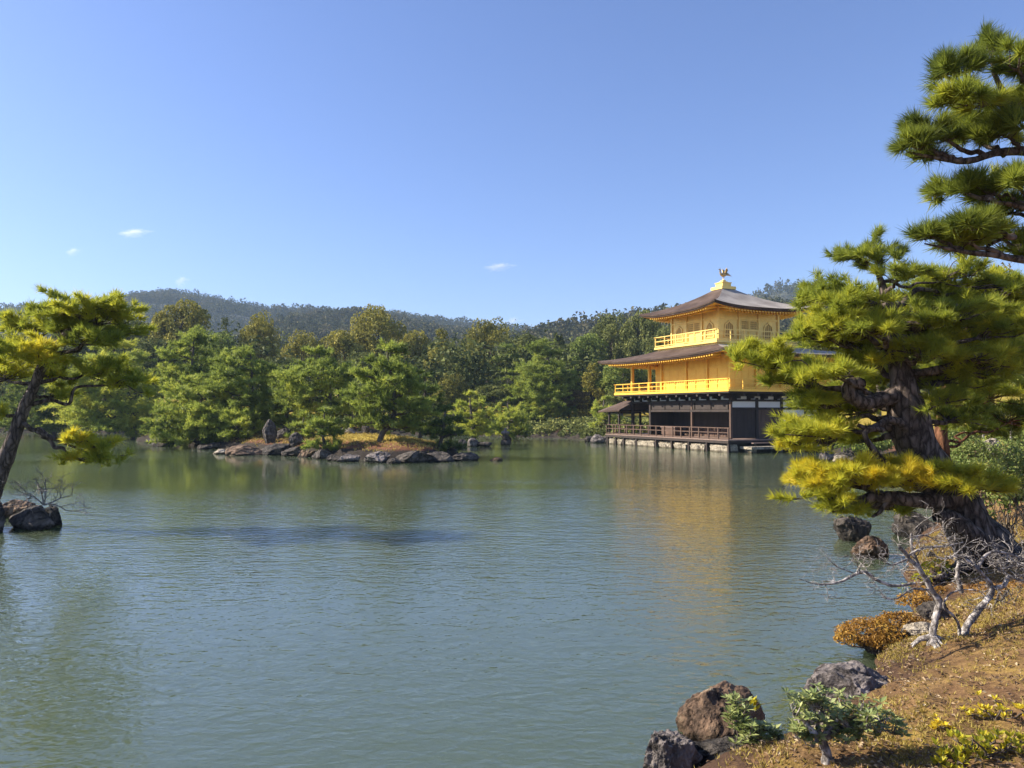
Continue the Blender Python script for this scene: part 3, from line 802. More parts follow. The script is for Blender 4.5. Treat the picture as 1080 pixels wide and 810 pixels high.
def roof_part(name, hx, hy, ix, iy, z_e, z_i, up, thick, curve, parent, gold_in):
    """Hipped roof: eave half sizes hx, hy; inner half sizes ix, iy (0 for a peak)."""
    ns, nt_ = 33, 12
    s = np.linspace(-1, 1, ns); t = np.linspace(0, 1, nt_)
    def zf(sv, tv):
        return z_e + (z_i - z_e) * (curve * tv + (1 - curve) * tv ** 2.0) + up * np.abs(sv) ** 3 * (1 - tv) ** 2
    top = G(); edge = G(); under = G(); raft = G()
    for side in range(4):
        ss, tt = np.meshgrid(s, t)
        ss = ss.ravel(); tt = tt.ravel()
        ex = (hx + (ix - hx) * tt); ey = (hy + (iy - hy) * tt)
        if side == 0: X, Y = -ex, ss * ey
        elif side == 1: X, Y = ss * ex, -ey
        elif side == 2: X, Y = ex, ss * ey
        else: X, Y = ss * ex, ey
        Z = zf(ss, tt)
        i2 = (np.arange(nt_ - 1)[:, None] * ns + np.arange(ns - 1)[None, :])
        Fq = np.stack([i2, i2 + 1, i2 + ns + 1, i2 + ns], -1).reshape(-1, 4)
        if side in (0, 3): Fq = Fq[:, ::-1]
        top.add(np.column_stack([X + CX, Y + CY, Z]), Fq, 0.5, 1 if side in (1, 2) else 0)
        # layered eave edge
        e = np.arange(ns)
        prev = np.column_stack([X[e] + CX, Y[e] + CY, Z[e]])
        ctr = np.array([CX, CY, 0])
        lay = [(0.0, 0.0), (0.0, -thick * 0.55), (-0.05, -thick * 0.56), (-0.05, -thick), (-0.13, -thick)]
        rows = []
        for inn, dz in lay:
            q = prev.copy()
            if side in (0, 2):
                sg = -1 if side == 0 else 1
                q[:, 0] += sg * inn; q[:, 1] = CY + (q[:, 1] - CY) * (1 + inn / hy)
            else:
                sg = -1 if side == 1 else 1
                q[:, 1] += sg * inn; q[:, 0] = CX + (q[:, 0] - CX) * (1 + inn / hx)
            q[:, 2] += dz
            rows.append(q)
        Ve = np.concatenate(rows)
        i3 = (np.arange(len(lay) - 1)[:, None] * ns + np.arange(ns - 1)[None, :])
        edge.add(Ve, np.stack([i3, i3 + ns, i3 + ns + 1, i3 + 1], -1).reshape(-1, 4))
        # soffit: from the eave edge in to the wall plane
        tw = gold_in
        t2 = np.linspace(0.03, tw, 6)
        s2, tt2 = np.meshgrid(s, t2); s2 = s2.ravel(); tt2 = tt2.ravel()
        ex = (hx + (ix - hx) * tt2); ey = (hy + (iy - hy) * tt2)
        if side == 0: X, Y = -ex, s2 * ey
        elif side == 1: X, Y = s2 * ex, -ey
        elif side == 2: X, Y = ex, s2 * ey
        else: X, Y = s2 * ex, ey
        Z = zf(s2, tt2 * 0.55) - thick - 0.03
        i2 = (np.arange(5)[:, None] * ns + np.arange(ns - 1)[None, :])
        under.add(np.column_stack([X + CX, Y + CY, Z]), np.stack([i2, i2 + 1, i2 + ns + 1, i2 + ns], -1).reshape(-1, 4))
        # rafters, two tiers
        half = hy if side in (0, 2) else hx
        nr = int(half * 2 / 0.27)
        for k in range(nr + 1):
            sv = -0.97 + 1.94 * k / nr
            for (ta, tb, dz, w_, hgt) in ((0.045, tw * 0.55, 0.035, 0.05, 0.09), (tw * 0.42, tw, 0.14, 0.055, 0.11)):
                tv = np.array([ta, (ta + tb) / 2, tb])
                ex = (hx + (ix - hx) * tv); ey = (hy + (iy - hy) * tv)
                off = sv * half
                cl = (abs(off) > (ey if side in (0, 2) else ex) - 0.02)
                if cl.any(): continue
                zz = zf(np.full(3, sv), tv * 0.55) - thick - 0.03 - dz
                for j in range(2):
                    if side in (0, 2):
                        sg = -1 if side == 0 else 1
                        a_ = (sg * ex[j], off - w_, zz[j]); b_ = (sg * ex[j + 1], off + w_, zz[j + 1])
                        Vb = [(a_[0], off - w_, a_[2]), (a_[0], off + w_, a_[2]), (b_[0], off + w_, b_[2]), (b_[0], off - w_, b_[2])]
                    else:
                        sg = -1 if side == 1 else 1
                        Vb = [(off - w_, sg * ey[j], zz[j]), (off + w_, sg * ey[j], zz[j]), (off + w_, sg * ey[j + 1], zz[j + 1]), (off - w_, sg * ey[j + 1], zz[j + 1])]
                    Vb = np.array(Vb) + np.array([CX, CY, 0])
                    Vt = Vb.copy(); Vt[:, 2] -= hgt
                    raft.add(np.concatenate([Vb, Vt]), [(4, 5, 6, 7), (0, 1, 5, 4), (1, 2, 6, 5), (2, 3, 7, 6), (3, 0, 4, 7)])
    ro = part(top, name, [M['roof'], M['roof_grey']], parent, True)
    part(edge, 'eave_edge', M['roof'], ro)
    part(under, 'soffit', M['gold'], ro)
    part(raft, 'rafters', M['gold'], ro)
    return ro

def copy_child(src, parent, loc):
    o = src.copy(); COL.objects.link(o); o.parent = parent; o.location = loc
    return o

def rail_run(name, pts, z0, z1, mtl, gap, post_w=0.045, rails=(1.0, 0.62, 0.12), finial=True):
    """A railing along the corners pts with its posts as sub-parts."""
    g = G()
    for (xa, ya), (xb, yb) in zip(pts[:-1], pts[1:]):
        for q in rails:
            z = z0 + (z1 - z0) * q
            w = 0.034 if q == 1.0 else 0.024
            ex = 0.12 if q == 1.0 else 0.0
            if abs(xa - xb) < 1e-6: g.box(xa - w, min(ya, yb) - ex, z - 0.028, xa + w, max(ya, yb) + ex, z + 0.028)
            else: g.box(min(xa, xb) - ex, ya - w, z - 0.030, max(xa, xb) + ex, ya + w, z + 0.026)
    o = part(g, name, mtl)
    pg = G(); pg.box(-post_w, -post_w, 0, post_w, post_w, (z1 - z0) * 0.985)
    pm = pg.mesh('post', mtl)
    first = None
    done = set()
    for (xa, ya), (xb, yb) in zip(pts[:-1], pts[1:]):
        n_ = max(1, round(math.hypot(xb - xa, yb - ya) / gap))
        for k in range(n_ + 1):
            x = xa + (xb - xa) * k / n_; y = ya + (yb - ya) * k / n_
            key = (round(x, 2), round(y, 2))
            if key in done: continue
            done.add(key)
            if first is None:
                first = link('post', pm, o); first.location = (x, y, z0)
            else:
                copy_child(first, o, (x, y, z0))
    return o

# --- base stones under the veranda
ys = [(-1.0, 1.05), (1.35, 3.0), (3.35, 4.95), (5.3, 6.9), (7.2, 9.5), (9.75, 11.3), (11.55, 12.5), (12.75, 13.7)]
rngp = np.random.default_rng(77)
for i, (ya, yb) in enumerate(ys):
    bm = bmesh.new()
    bmesh.ops.create_cube(bm, size=1.0)
    bmesh.ops.scale(bm, vec=(0.9, yb - ya, 0.92), verts=bm.verts)
    bmesh.ops.bevel(bm, geom=bm.edges[:], offset=0.11, segments=2, affect='EDGES')
    bmesh.ops.subdivide_edges(bm, edges=[e for e in bm.edges if e.calc_length() > 0.4], cuts=5, use_grid_fill=True)
    for v in bm.verts:
        q = np.array([[v.co.x * 1.7 + i * 7, v.co.y * 1.7, v.co.z * 1.7]])
        dn = fbm(q, 31 + i, 3)[0] * 0.22
        v.co += Vector((dn, fbm(q, 61 + i, 3)[0] * 0.2, dn * 0.6))
    me = bpy.data.meshes.new('foundation_stone'); bm.to_mesh(me); bm.free()
    me.materials.append(M['stone_white'])
    o = link('foundation_stone', me, pav)
    o.location = (-0.62 + rngp.uniform(-0.05, 0.05), (ya + yb) / 2, 0.02 + rngp.uniform(-0.05, 0.04))

# --- ground floor
FZ = 0.82
g = G(); g.box(-1.15, -1.08, FZ - 0.07, BW + 1.0, 14.05, FZ)
part(g, 'veranda_floor', M['wood_board'])
g = G(); g.box(-1.13, -1.06, FZ - 0.24, -0.99, 14.0, FZ - 0.073); g.box(-0.985, -1.05, FZ - 0.22, BW + 1.0, -0.93, FZ - 0.075)
part(g, 'veranda_beam', M['wood_dark'])
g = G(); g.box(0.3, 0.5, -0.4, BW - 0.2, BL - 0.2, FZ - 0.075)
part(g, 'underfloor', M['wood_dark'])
pg = G(); pg.box(-0.07, -0.07, 0, 0.07, 0.07, 1.1); pm = pg.mesh('floor_post', M['wood_dark'])
for y in (-0.98, 1.2, 3.15, 5.12, 7.05, 9.62, 11.42, 12.62, 13.85):
    o = link('floor_post', pm, pav); o.location = (-1.02, y, -0.36)
rail_run('veranda_railing', [(-1.05, 13.95), (-1.05, -1.0)], FZ, FZ + 0.76, M['wood_brown'], 0.98, 0.045, (1.0, 0.60, 0.10))
rail_run('veranda_railing', [(-1.05, 13.95), (1.6, 13.95)], FZ, FZ + 0.76, M['wood_brown'], 0.9, 0.045, (1.0, 0.60, 0.10))
CZ = 3.58
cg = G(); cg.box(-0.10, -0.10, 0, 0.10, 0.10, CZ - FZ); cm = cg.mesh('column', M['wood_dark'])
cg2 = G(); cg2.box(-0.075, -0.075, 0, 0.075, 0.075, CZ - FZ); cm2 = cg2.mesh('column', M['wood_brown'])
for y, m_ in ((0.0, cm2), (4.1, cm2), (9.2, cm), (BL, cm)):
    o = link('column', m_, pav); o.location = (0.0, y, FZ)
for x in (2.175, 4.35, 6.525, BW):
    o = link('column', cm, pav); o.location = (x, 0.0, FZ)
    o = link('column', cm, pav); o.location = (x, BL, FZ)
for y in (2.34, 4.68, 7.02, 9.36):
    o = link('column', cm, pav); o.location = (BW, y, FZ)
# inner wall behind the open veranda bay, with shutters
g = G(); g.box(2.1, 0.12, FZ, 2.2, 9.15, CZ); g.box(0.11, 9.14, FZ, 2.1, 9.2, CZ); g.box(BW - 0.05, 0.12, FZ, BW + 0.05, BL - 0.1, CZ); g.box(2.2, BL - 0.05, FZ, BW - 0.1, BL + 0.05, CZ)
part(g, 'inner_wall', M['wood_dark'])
for k in range(5):
    g = G(); y0 = 0.25 + k * 1.78
    g.box(2.04, y0, FZ + 0.02, 2.095, y0 + 1.6, FZ + 0.72, 0.5)
    for j in range(6): g.box(2.02, y0 + 0.1 + j * 0.28, FZ + 0.05, 2.038, y0 + 0.14 + j * 0.28, FZ + 0.69)
    part(g, 'shutter_panel', M['wood_brown'])
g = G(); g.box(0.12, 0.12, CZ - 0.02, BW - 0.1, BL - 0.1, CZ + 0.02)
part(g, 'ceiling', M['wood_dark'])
g = G(); g.box(-0.08, 0.105, 2.62, 0.06, 9.095, 2.78); g.box(-0.1, -0.18, 3.30, 0.08, BL + 0.18, 3.42); g.box(0.105, -0.08, 2.78, BW, 0.07, 2.92); g.box(0.085, -0.095, 3.33, BW + 0.1, 0.08, 3.45)
part(g, 'lintel', M['wood_dark'])
for k in range(5):
    g = G(); y0 = 0.25 + k * 1.78
    g.box(-0.03, y0, 2.80, 0.03, min(y0 + 1.66, 9.05), 3.28)
    part(g, 'transom_panel', M['wood_dark'])
# right face: dark board doors, white plaster above and beyond
for k, (xa, xb) in enumerate(((0.12, 2.06), (2.29, 4.24))):
    g = G()
    nb = 6
    for j in range(nb):
        w = (xb - xa) / nb
        g.box(xa + j * w + 0.008, -0.02, FZ + 0.05, xa + (j + 1) * w - 0.008, 0.03 + 0.01 * (j % 2), 2.775)
    part(g, 'board_door', M['wood_dark'] if k == 0 else M['wood_brown'])
for (xa, xb) in ((4.47, 6.41), (6.64, 8.58)):
    g = G(); g.box(xa, -0.02, FZ + 0.45, xb, 0.04, 2.775); part(g, 'plaster_panel', M['plaster'])
    g = G(); g.box(xa, -0.03, FZ + 0.03, xb, 0.05, FZ + 0.447); part(g, 'dado_board', M['wood_dark'])
for (xa, xb) in ((0.12, 2.06), (2.29, 4.24), (4.47, 6.41), (6.64, 8.58)):
    g = G(); g.box(xa, -0.02, 2.925, xb, 0.04, 3.325); part(g, 'plaster_panel', M['plaster'])
# brackets and white plaster strip below the balcony
for k in range(11):
    y = 0.0 + k * BL / 10
    g = G(); g.box(-0.95, y - 0.09, 3.68, 0.2, y + 0.09, 3.86); g.box(-0.55, y - 0.075, 3.50, 0.18, y + 0.075, 3.678)
    part(g, 'bracket', M['wood_dark'])
    if k < 10:
        g = G(); g.box(-0.02, y + 0.22, 3.44, 0.03, y + BL / 10 - 0.22, 3.66); part(g, 'plaster_strip', M['plaster'])
for k in range(8):
    x = 0.35 + k * (BW - 0.5) / 7
    g = G(); g.box(x - 0.09, -0.95, 3.68, x + 0.09, 0.2, 3.86); g.box(x - 0.075, -0.5, 3.50, x + 0.075, 0.18, 3.678)
    part(g, 'bracket', M['wood_dark'])
    if k < 7:
        g = G(); g.box(x + 0.2, -0.02, 3.47, x + (BW - 0.5) / 7 - 0.2, 0.03, 3.66); part(g, 'plaster_strip', M['plaster'])
g = G(); g.box(-1.02, -1.02, 3.862, BW + 1.02, BL + 1.02, 3.96)
part(g, 'balcony_joist', M['wood_dark'])

# --- second storey
g = G(); g.box(-1.08, -1.08, 3.962, BW + 1.08, BL + 1.08, 4.12)
part(g, 'balcony_floor', M['gold'])
q = 1.0
rail_run('balcony_railing', [(-q, BL + q), (-q, -q), (BW + q, -q), (BW + q, BL + q), (-q, BL + q)], 4.12, 4.80, M['gold'], 1.16, 0.028, (1.0, 0.55, 0.12))
Z2 = 6.75
g = G(); g.box(0.0, 0.0, 4.12, 0.12, 7.7, Z2); g.box(0.122, 0.0, 4.12, BW, 0.12, Z2); g.box(BW - 0.12, 0.122, 4.12, BW, BL, Z2); g.box(2.2, BL - 0.12, 4.12, BW - 0.122, BL, Z2); g.box(0.122, 7.58, 4.12, 2.2, 7.7, Z2); g.box(2.2, 7.702, 4.12, 2.32, BL - 0.122, Z2)
for k in range(13):
    g.box(-0.012, 0.35 + k * 0.585, 4.121, -0.001, 0.375 + k * 0.585, 6.34)
for k in range(14):
    g.box(0.35 + k * 0.585, -0.012, 4.121, 0.375 + k * 0.585, -0.001, 6.34)
part(g, 'upper_wall', M['gold'])
g = G(); g.box(-0.06, -0.06, 6.35, BW + 0.06, 0.0, 6.55); g.box(-0.06, 0.002, 6.35, -0.002, BL + 0.06, 6.55); g.box(-0.055, 0.0, 4.9 + .75, -0.001, 7.7, 5.75)
g.box(0.0, -0.05, 5.65, BW, -0.001, 5.75)
part(g, 'wall_beam', M['gold'])
cg = G(); cg.box(-0.1, -0.1, 0, 0.1, 0.1, Z2 - 4.12); cm = cg.mesh('column', M['gold'])
for y in (0.0, 2.34, 4.68, 7.7, 9.3, BL):
    o = link('column', cm, pav); o.location = (-0.02, y, 4.12)
for x in (2.175, 4.35, 6.525, BW):
    o = link('column', cm, pav); o.location = (x, -0.02, 4.12)
for (ya, yb) in ((0.3, 1.2), (1.3, 2.2), (2.6, 3.55), (3.6, 4.55)):
    g = G(); g.box(-0.02, ya, 4.18, 0.0, yb, 5.62)
    for j in range(1, 5): g.box(-0.03, ya, 4.18 + j * 0.29, -0.021, yb, 4.2 + j * 0.29)
    part(g, 'sliding_panel', M['gold'])
for (xa, xb) in ((2.4, 4.2), (4.5, 6.4)):
    g = G(); g.box(xa, -0.02, 4.18, xb, -0.001, 5.62); part(g, 'sliding_panel', M['gold'])
roof_part('lower_roof', BW / 2 + 2.04, BL / 2 + 2.04, 3.35, 3.35, 6.50, 7.42, 0.26, 0.20, 0.75, pav, 0.52)

# --- third storey
h3 = 2.74
X0, X1, Y0, Y1 = CX - h3, CX + h3, CY - h3, CY + h3
g = G(); g.box(CX - 3.55, CY - 3.55, 7.2, CX + 3.55, CY + 3.55, 7.46); part(g, 'roof_curb', M['gold_pale'])
g = G(); g.box(CX - 3.73, CY - 3.73, 7.462, CX + 3.73, CY + 3.73, 7.62); part(g, 'balcony_floor', M['gold_pale'])
rail_run('balcony_railing', [(CX - 3.66, CY + 3.66), (CX - 3.66, CY - 3.66), (CX + 3.66, CY - 3.66), (CX + 3.66, CY + 3.66), (CX - 3.66, CY + 3.66)], 7.62, 8.40, M['gold_pale'], 1.22, 0.032, (1.0, 0.58, 0.12))
g = G(); g.box(X0, Y0, 7.62, X1, Y1, 10.25); part(g, 'upper_wall', M['gold_pale'])
g = G()
for (x, y) in ((X0, Y0), (X0, Y0 + 1.83), (X0, Y0 + 3.65), (X0, Y1), (X0 + 1.83, Y0), (X0 + 3.65, Y0), (X1, Y0)):
    pass
cg = G(); cg.box(-0.09, -0.09, 0, 0.09, 0.09, 2.6); cm = cg.mesh('column', M['gold_pale'])
for (x, y) in ((X0, Y0), (X0, Y0 + 1.83), (X0, Y0 + 3.65), (X0, Y1), (X0 + 1.83, Y0), (X0 + 3.65, Y0), (X1, Y0), (X1, Y1)):
    o = link('column', cm, pav); o.location = (x, y, 7.63)
g = G()
for z in (9.28, 9.85):
    g.box(X0 - 0.06, Y0 - 0.06, z, X1 + 0.06, Y0 - 0.002, z + 0.13); g.box(X0 - 0.062, Y0, z, X0 - 0.002, Y1 + 0.06, z + 0.128)
part(g, 'wall_beam', M['gold_pale'])
g = G()
for k in range(12):
    y = Y0 + 0.1 + k * (2 * h3 - 0.2) / 11
    g.box(X0 - 0.55, y - 0.07, 9.98, X0 - 0.063, y + 0.07, 10.12); g.box(X0 - 0.3, y - 0.06, 9.84 + 0.145, X0 - 0.063, y + 0.06, 9.979)
    x = X0 + 0.1 + k * (2 * h3 - 0.2) / 11
    g.box(x - 0.07, Y0 - 0.55, 9.98, x + 0.07, Y0 - 0.063, 10.12)
part(g, 'bracket_tier', M['gold'])

def bell(w, h, n=9):
    """Outline of a bell-shaped temple window, base at the origin."""
    P = [(-w * 0.5, 0), (-w * 0.46, h * 0.35), (-w * 0.42, h * 0.62)]
    for k in range(n):
        a = math.pi - math.pi * k / (n - 1)
        P.append((w * 0.40 * math.cos(a), h * 0.70 + h * 0.20 * math.sin(a) + (h * 0.10 if k == n // 2 else 0)))
    P += [(w * 0.42, h * 0.62), (w * 0.46, h * 0.35), (w * 0.5, 0)]
    return np.array(P)

def bell_window(origin, axis_v, out_v):
    o3 = np.array(origin, float); av = np.array(axis_v, float); ov = np.array(out_v, float)
    A = bell(0.98, 1.25); B = bell(0.78, 1.08); B[:, 1] += 0.06
    up = np.array([0, 0, 1.0])
    P3 = lambda Q, d: o3 + Q[:, :1] * av + Q[:, 1:] * up + ov * d
    n_ = len(A)
    V = np.concatenate([P3(A, 0.06), P3(B, 0.06), P3(A, 0.0), P3(B, 0.0)])
    Fq = []
    for i in range(n_):
        j = (i + 1) % n_
        Fq += [(i, j, n_ + j, n_ + i), (i, 2 * n_ + i, 2 * n_ + j, j), (n_ + i, n_ + j, 3 * n_ + j, 3 * n_ + i)]
    g = G(); g.add(V, Fq)
    for xo in (-0.16, 0.0, 0.16):
        for s in (1,):
            pa = o3 + av * (xo - 0.02) + up * 0.08; pb = o3 + av * (xo + 0.02) + up * 1.0
            V = np.array([pa + ov * 0.04, pa + av * 0.04 + ov * 0.04, pb + ov * 0.04, pb - av * 0.04 + ov * 0.04])
            g.add(V, [(0, 1, 2, 3)])
    w = g.build('window', M['gold_pale'], pav)
    p_ = G(); V = P3(B, 0.025); p_.add(np.concatenate([V, [o3 + up * 0.5 + ov * 0.025]]), [(i, (i + 1) % n_, n_) for i in range(n_)])
    p_.build('pane', M['gold_dark'], w)

for yc in (Y0 + 0.93, Y1 - 0.93):
    bell_window((X0, yc, 7.95), (0, -1, 0), (-1, 0, 0))
for xc in (X0 + 0.93, X1 - 0.93):
    bell_window((xc, Y0, 7.95), (1, 0, 0), (0, -1, 0))
def lattice_door(a0, a1, face):
    g = G()
    def bx(u0, u1, z0, z1, d0, d1):
        if face == 'left': g.box(X0 - d1, u0, z0, X0 - d0, u1, z1)
        else: g.box(u0, Y0 - d1, z0, u1, Y0 - d0, z1)
    mid = (a0 + a1) / 2
    for (u0, u1) in ((a0, mid - 0.01), (mid + 0.01, a1)):
        bx(u0, u0 + 0.06, 7.68, 9.25, 0, 0.05); bx(u1 - 0.06, u1, 7.68, 9.25, 0, 0.05)
        for z in (7.68, 8.45, 8.55, 9.19): bx(u0 + 0.06, u1 - 0.06, z, z + 0.06, 0, 0.05)
        for j in range(1, 6):
            u = u0 + (u1 - u0) * j / 6
            bx(u - 0.014, u + 0.014, 8.61, 9.19, 0.01, 0.035)
        for j in range(1, 4): bx(u0 + 0.06, u1 - 0.06, 8.61 + j * 0.145, 8.635 + j * 0.145, 0.012, 0.03)
    d = g.build('lattice_door', M['gold_pale'], pav)
    g = G()
    if face == 'left': g.box(X0 - 0.008, a0 + 0.07, 8.6, X0 - 0.002, a1 - 0.07, 9.2)
    else: g.box(a0 + 0.07, Y0 - 0.008, 8.6, a1 - 0.07, Y0 - 0.002, 9.2)
    g.build('pane', M['gold_dark'], d)
lattice_door(Y0 + 1.98, Y0 + 3.5, 'left')
lattice_door(X0 + 1.98, X0 + 3.5, 'right')
up_roof = roof_part('upper_roof', 4.54, 4.54, 0.35, 0.35, 9.98, 12.02, 0.34, 0.20, 0.55, pav, 0.42)
# finial: stepped gold base and phoenix
g = G(); g.box(CX - 0.66, CY - 0.66, 11.86, CX + 0.66, CY + 0.66, 12.08); g.box(CX - 0.40, CY - 0.40, 12.082, CX + 0.40, CY + 0.40, 12.36); g.box(CX - 0.45, CY - 0.45, 12.362, CX + 0.45, CY + 0.45, 12.42)
g.box(CX - 0.25, CY - 0.25, 12.422, CX + 0.25, CY + 0.25, 12.501)
g.box(CX - 0.14, CY - 0.14, 12.502, CX + 0.14, CY + 0.14, 12.62)
part(g, 'finial_base', M['gold_pale'])
g = G()
def ell(c, r, n=10):
    a = np.linspace(0, math.pi, n); V, Fq = tube([(c[0], c[1], c[2])] * 2, 0.01)
    P = np.array([(c[0] - r[0] * math.cos(t), c[1], c[2]) for t in a]); R = np.maximum(np.sin(a) * r[1], 0.004)
    V, Fq = tube(P, R, 10); return V, Fq
pc = np.array([CX, CY, 13.02])
V, Fq = ell(pc, (0.27, 0.14)); g.add(V, Fq)
for sgn in (-1, 1):
    V, Fq = tube([pc + (0, sgn * 0.06, -0.05), pc + (0.02, sgn * 0.07, -0.25), pc + (-0.02, sgn * 0.07, -0.4)], [0.04, 0.022, 0.03], 6); g.add(V, Fq)
    for k in range(6):   # raised wing feathers
        a = 0.5 + k * 0.22
        tip = pc + np.array([0.30 * math.cos(a) - 0.02 + 0.12, sgn * (0.16 + 0.10 * k / 5), 0.18 + 0.32 * math.sin(a)])
        rt = pc + np.array([-0.06 + 0.03 * k, sgn * 0.1, 0.06])
        V, Fq = tube([rt, (rt + tip) / 2 + (0, 0, 0.04), tip], [0.03, 0.045, 0.012], 5); g.add(V, Fq)
V, Fq = tube([pc + (-0.2, 0, 0.04), pc + (-0.3, 0, 0.18), pc + (-0.27, 0, 0.34), pc + (-0.33, 0, 0.40)], [0.09, 0.055, 0.05, 0.06], 8); g.add(V, Fq)
V, Fq = tube([pc + (-0.36, 0, 0.41), pc + (-0.47, 0, 0.38)], [0.03, 0.006], 6); g.add(V, Fq)
V, Fq = tube([pc + (-0.31, 0, 0.43), pc + (-0.24, 0, 0.52)], [0.025, 0.006], 5); g.add(V, Fq)
for k in range(5):
    a = -0.1 + k * 0.22
    V, Fq = tube([pc + (0.2, 0, 0.02), pc + (0.40, 0.06 * (k - 2), 0.02 + 0.25 * a), pc + (0.62 - 0.05 * k, 0.10 * (k - 2), -0.02 + 0.62 * a)], [0.05, 0.05, 0.015], 5); g.add(V, Fq)
ph = part(g, 'phoenix_finial', M['bronze'], pav, True)

# --- small fishing deck roof at the far end of the veranda
g = G()
fy0, fy1, fx0, fx1 = 11.2, 15.0, -1.25, 2.6
ridge = [(0.65, 11.75), (0.65, 13.3)]
V = [(fx0, fy0 + .55, 2.78), (fx0, fy1, 2.70), (fx1, fy1, 2.70), (fx1, fy0 + .55, 2.78), (0.65, fy0 + .55, 3.66), (0.65, 13.2, 3.66)]
V2 = [(x, y, z - 0.12) for x, y, z in V]
g.add(V + V2, [(0, 4, 5, 1), (3, 2, 5, 4)]); g.add([V[1], V[5], V[2]], [(0, 1, 2)]); g.add([V[0], V[3], V[4]], [(0, 1, 2)])
g.add([V[0], V[1], V2[1], V2[0]], [(0, 1, 2, 3)]); g.add([V[1], V[2], V2[2], V2[1]], [(0, 1, 2, 3)]); g.add([V2[0], V2[1], V2[2], V2[3]], [(0, 1, 2, 3)]); g.add([V[2], V[3], V2[3], V2[2]], [(0, 1, 2, 3)])
fr_ = part(g, 'deck_roof', M['roof'])
g = G(); g.box(0.5, fy0 + .56, 3.6, 0.8, 13.3, 3.74); part(g, 'ridge_cap', M['roof_grey'], fr_)
pg = G(); pg.box(-0.07, -0.07, 0, 0.07, 0.07, 1.95); pm = pg.mesh('deck_post', M['wood_dark'])
for x, y in ((-0.9, 13.8), (2.1, 13.8), (-0.9, 12.3)):
    o = link('deck_post', pm, pav); o.location = (x, y, FZ)
g = G(); g.box(-0.98, 11.9, 2.48, -0.82, 13.9, 2.60); g.box(-0.819, 13.72, 2.48, 2.2, 13.88, 2.6); part(g, 'deck_beam', M['wood_dark'])

def plocal(x, y, z):
    c, s = math.cos(ANG), math.sin(ANG)
    return (PX0[0] + c * x - s * y, PX0[1] + s * x + c * y, z)

# low chest on the veranda
t = thing('low_chest', plocal(0.75, 7.6, FZ), 'low reddish brown chest behind the dark veranda railing', 'chest', rotz=ANG)
g = G(); g.box(-0.3, -0.85, 0.1, 0.3, 0.85, 0.62); g.box(-0.26, -0.8, 0, 0.26, 0.8, 0.099); g.build('chest_body', M['wood_brown'], t)
g = G(); g.box(-0.36, -0.92, 0.622, 0.36, 0.92, 0.69); g.build('lid', M['wood_board'], t)
# stone landing beside the right face
t = thing('stone_landing', plocal(2.0, -1.75, 0), 'flat pale stone landing slab on short supports at the pavilion corner', 'landing', rotz=ANG)
g = G(); g.box(-2.3, -0.55, 0.24, 4.6, 0.55, 0.40); g.build('slab', M['stone_white'], t)
pg = G(); pg.box(-0.22, -0.3, -0.8, 0.22, 0.3, 0.237); pm = pg.mesh('support', M['stone_white'])
for x in (-1.9, 0.3, 2.2, 4.1):
    o = link('support', pm, t); o.location = (x, 0.0, 0)
# wooden step at the right face
t = thing('entrance_step', plocal(2.9, -1.3, 0.40), 'dark wooden step along the shaded right side of the pavilion', 'step', rotz=ANG)
g = G(); g.box(-2.3, -0.16, 0.16, 3.0, 0.1, 0.22); g.build('tread', M['wood_board'], t)
pg = G(); pg.box(-0.05, -0.12, 0, 0.05, 0.08, 0.158); pm = pg.mesh('leg', M['wood_dark'])
for x in (-2.1, 0.3, 2.8):
    o = link('leg', pm, t); o.location = (x, 0, 0.0)
# ------------------------------------------------------------------ rocks
_ico = {}
def ico(sub):
    if sub not in _ico:
        bm = bmesh.new(); bmesh.ops.create_icosphere(bm, subdivisions=sub, radius=1.0)
        bm.verts.ensure_lookup_table()
        V = np.array([v.co[:] for v in bm.verts]); Fc = np.array([[v.index for v in f.verts] for f in bm.faces])
        bm.free(); _ico[sub] = (V, Fc)
    return _ico[sub]

def rock(loc, sx, sy, sz, m, label, seed, sub=4, cuts=9, cut=0.62, rough=0.10, group=None, rot=None, sink=0.35, name='rock', tilt=0.0):
    """A stone of half sizes sx, sy and height sz above loc."""
    rng = np.random.default_rng(seed)
    V, Fc = ico(sub)
    d = V.copy()
    r = 1 + 0.34 * fbm(d * 1.3 + seed * 3.1, seed, 4)
    P = d * r[:, None]
    for _ in range(cuts):
        n = nrm(rng.normal(0, 1, 3)); k = rng.uniform(cut, cut + 0.25)
        e = P @ n - k
        P = P - np.where(e > 0, e * 0.92, 0)[:, None] * n
    rid = 1 - np.abs(fbm(d * 2.6 + seed, seed + 5, 4)) * 2.4
    P = P * (1 + 0.75 * rough * (rid - 0.5) + rough * 0.8 * fbm(d * 7 + seed, seed + 8, 4))[:, None]
    P[:, 0] += P[:, 2] * tilt
    hz = sz / (2 - 2 * sink)
    lo = P[:, 2].min(); hi = P[:, 2].max()
    P[:, 2] = (P[:, 2] - lo) / (hi - lo) * (sz / (1 - sink)) - sz * sink / (1 - sink)
    P[:, 0] *= sx / max(1e-6, np.abs(P[:, 0]).max()); P[:, 1] *= sy / max(1e-6, np.abs(P[:, 1]).max())
    a = rng.uniform(-0.5, 0.5) if rot is None else rot
    c, s = math.cos(a), math.sin(a)
    P = np.column_stack([P[:, 0] * c - P[:, 1] * s, P[:, 0] * s + P[:, 1] * c, P[:, 2]])
    g = G(); g.add(P, Fc)
    o = g.build(name, M[m], smooth=False)
    o.location = [float(v) for v in loc]
    return tag(o, label, 'rock', group)

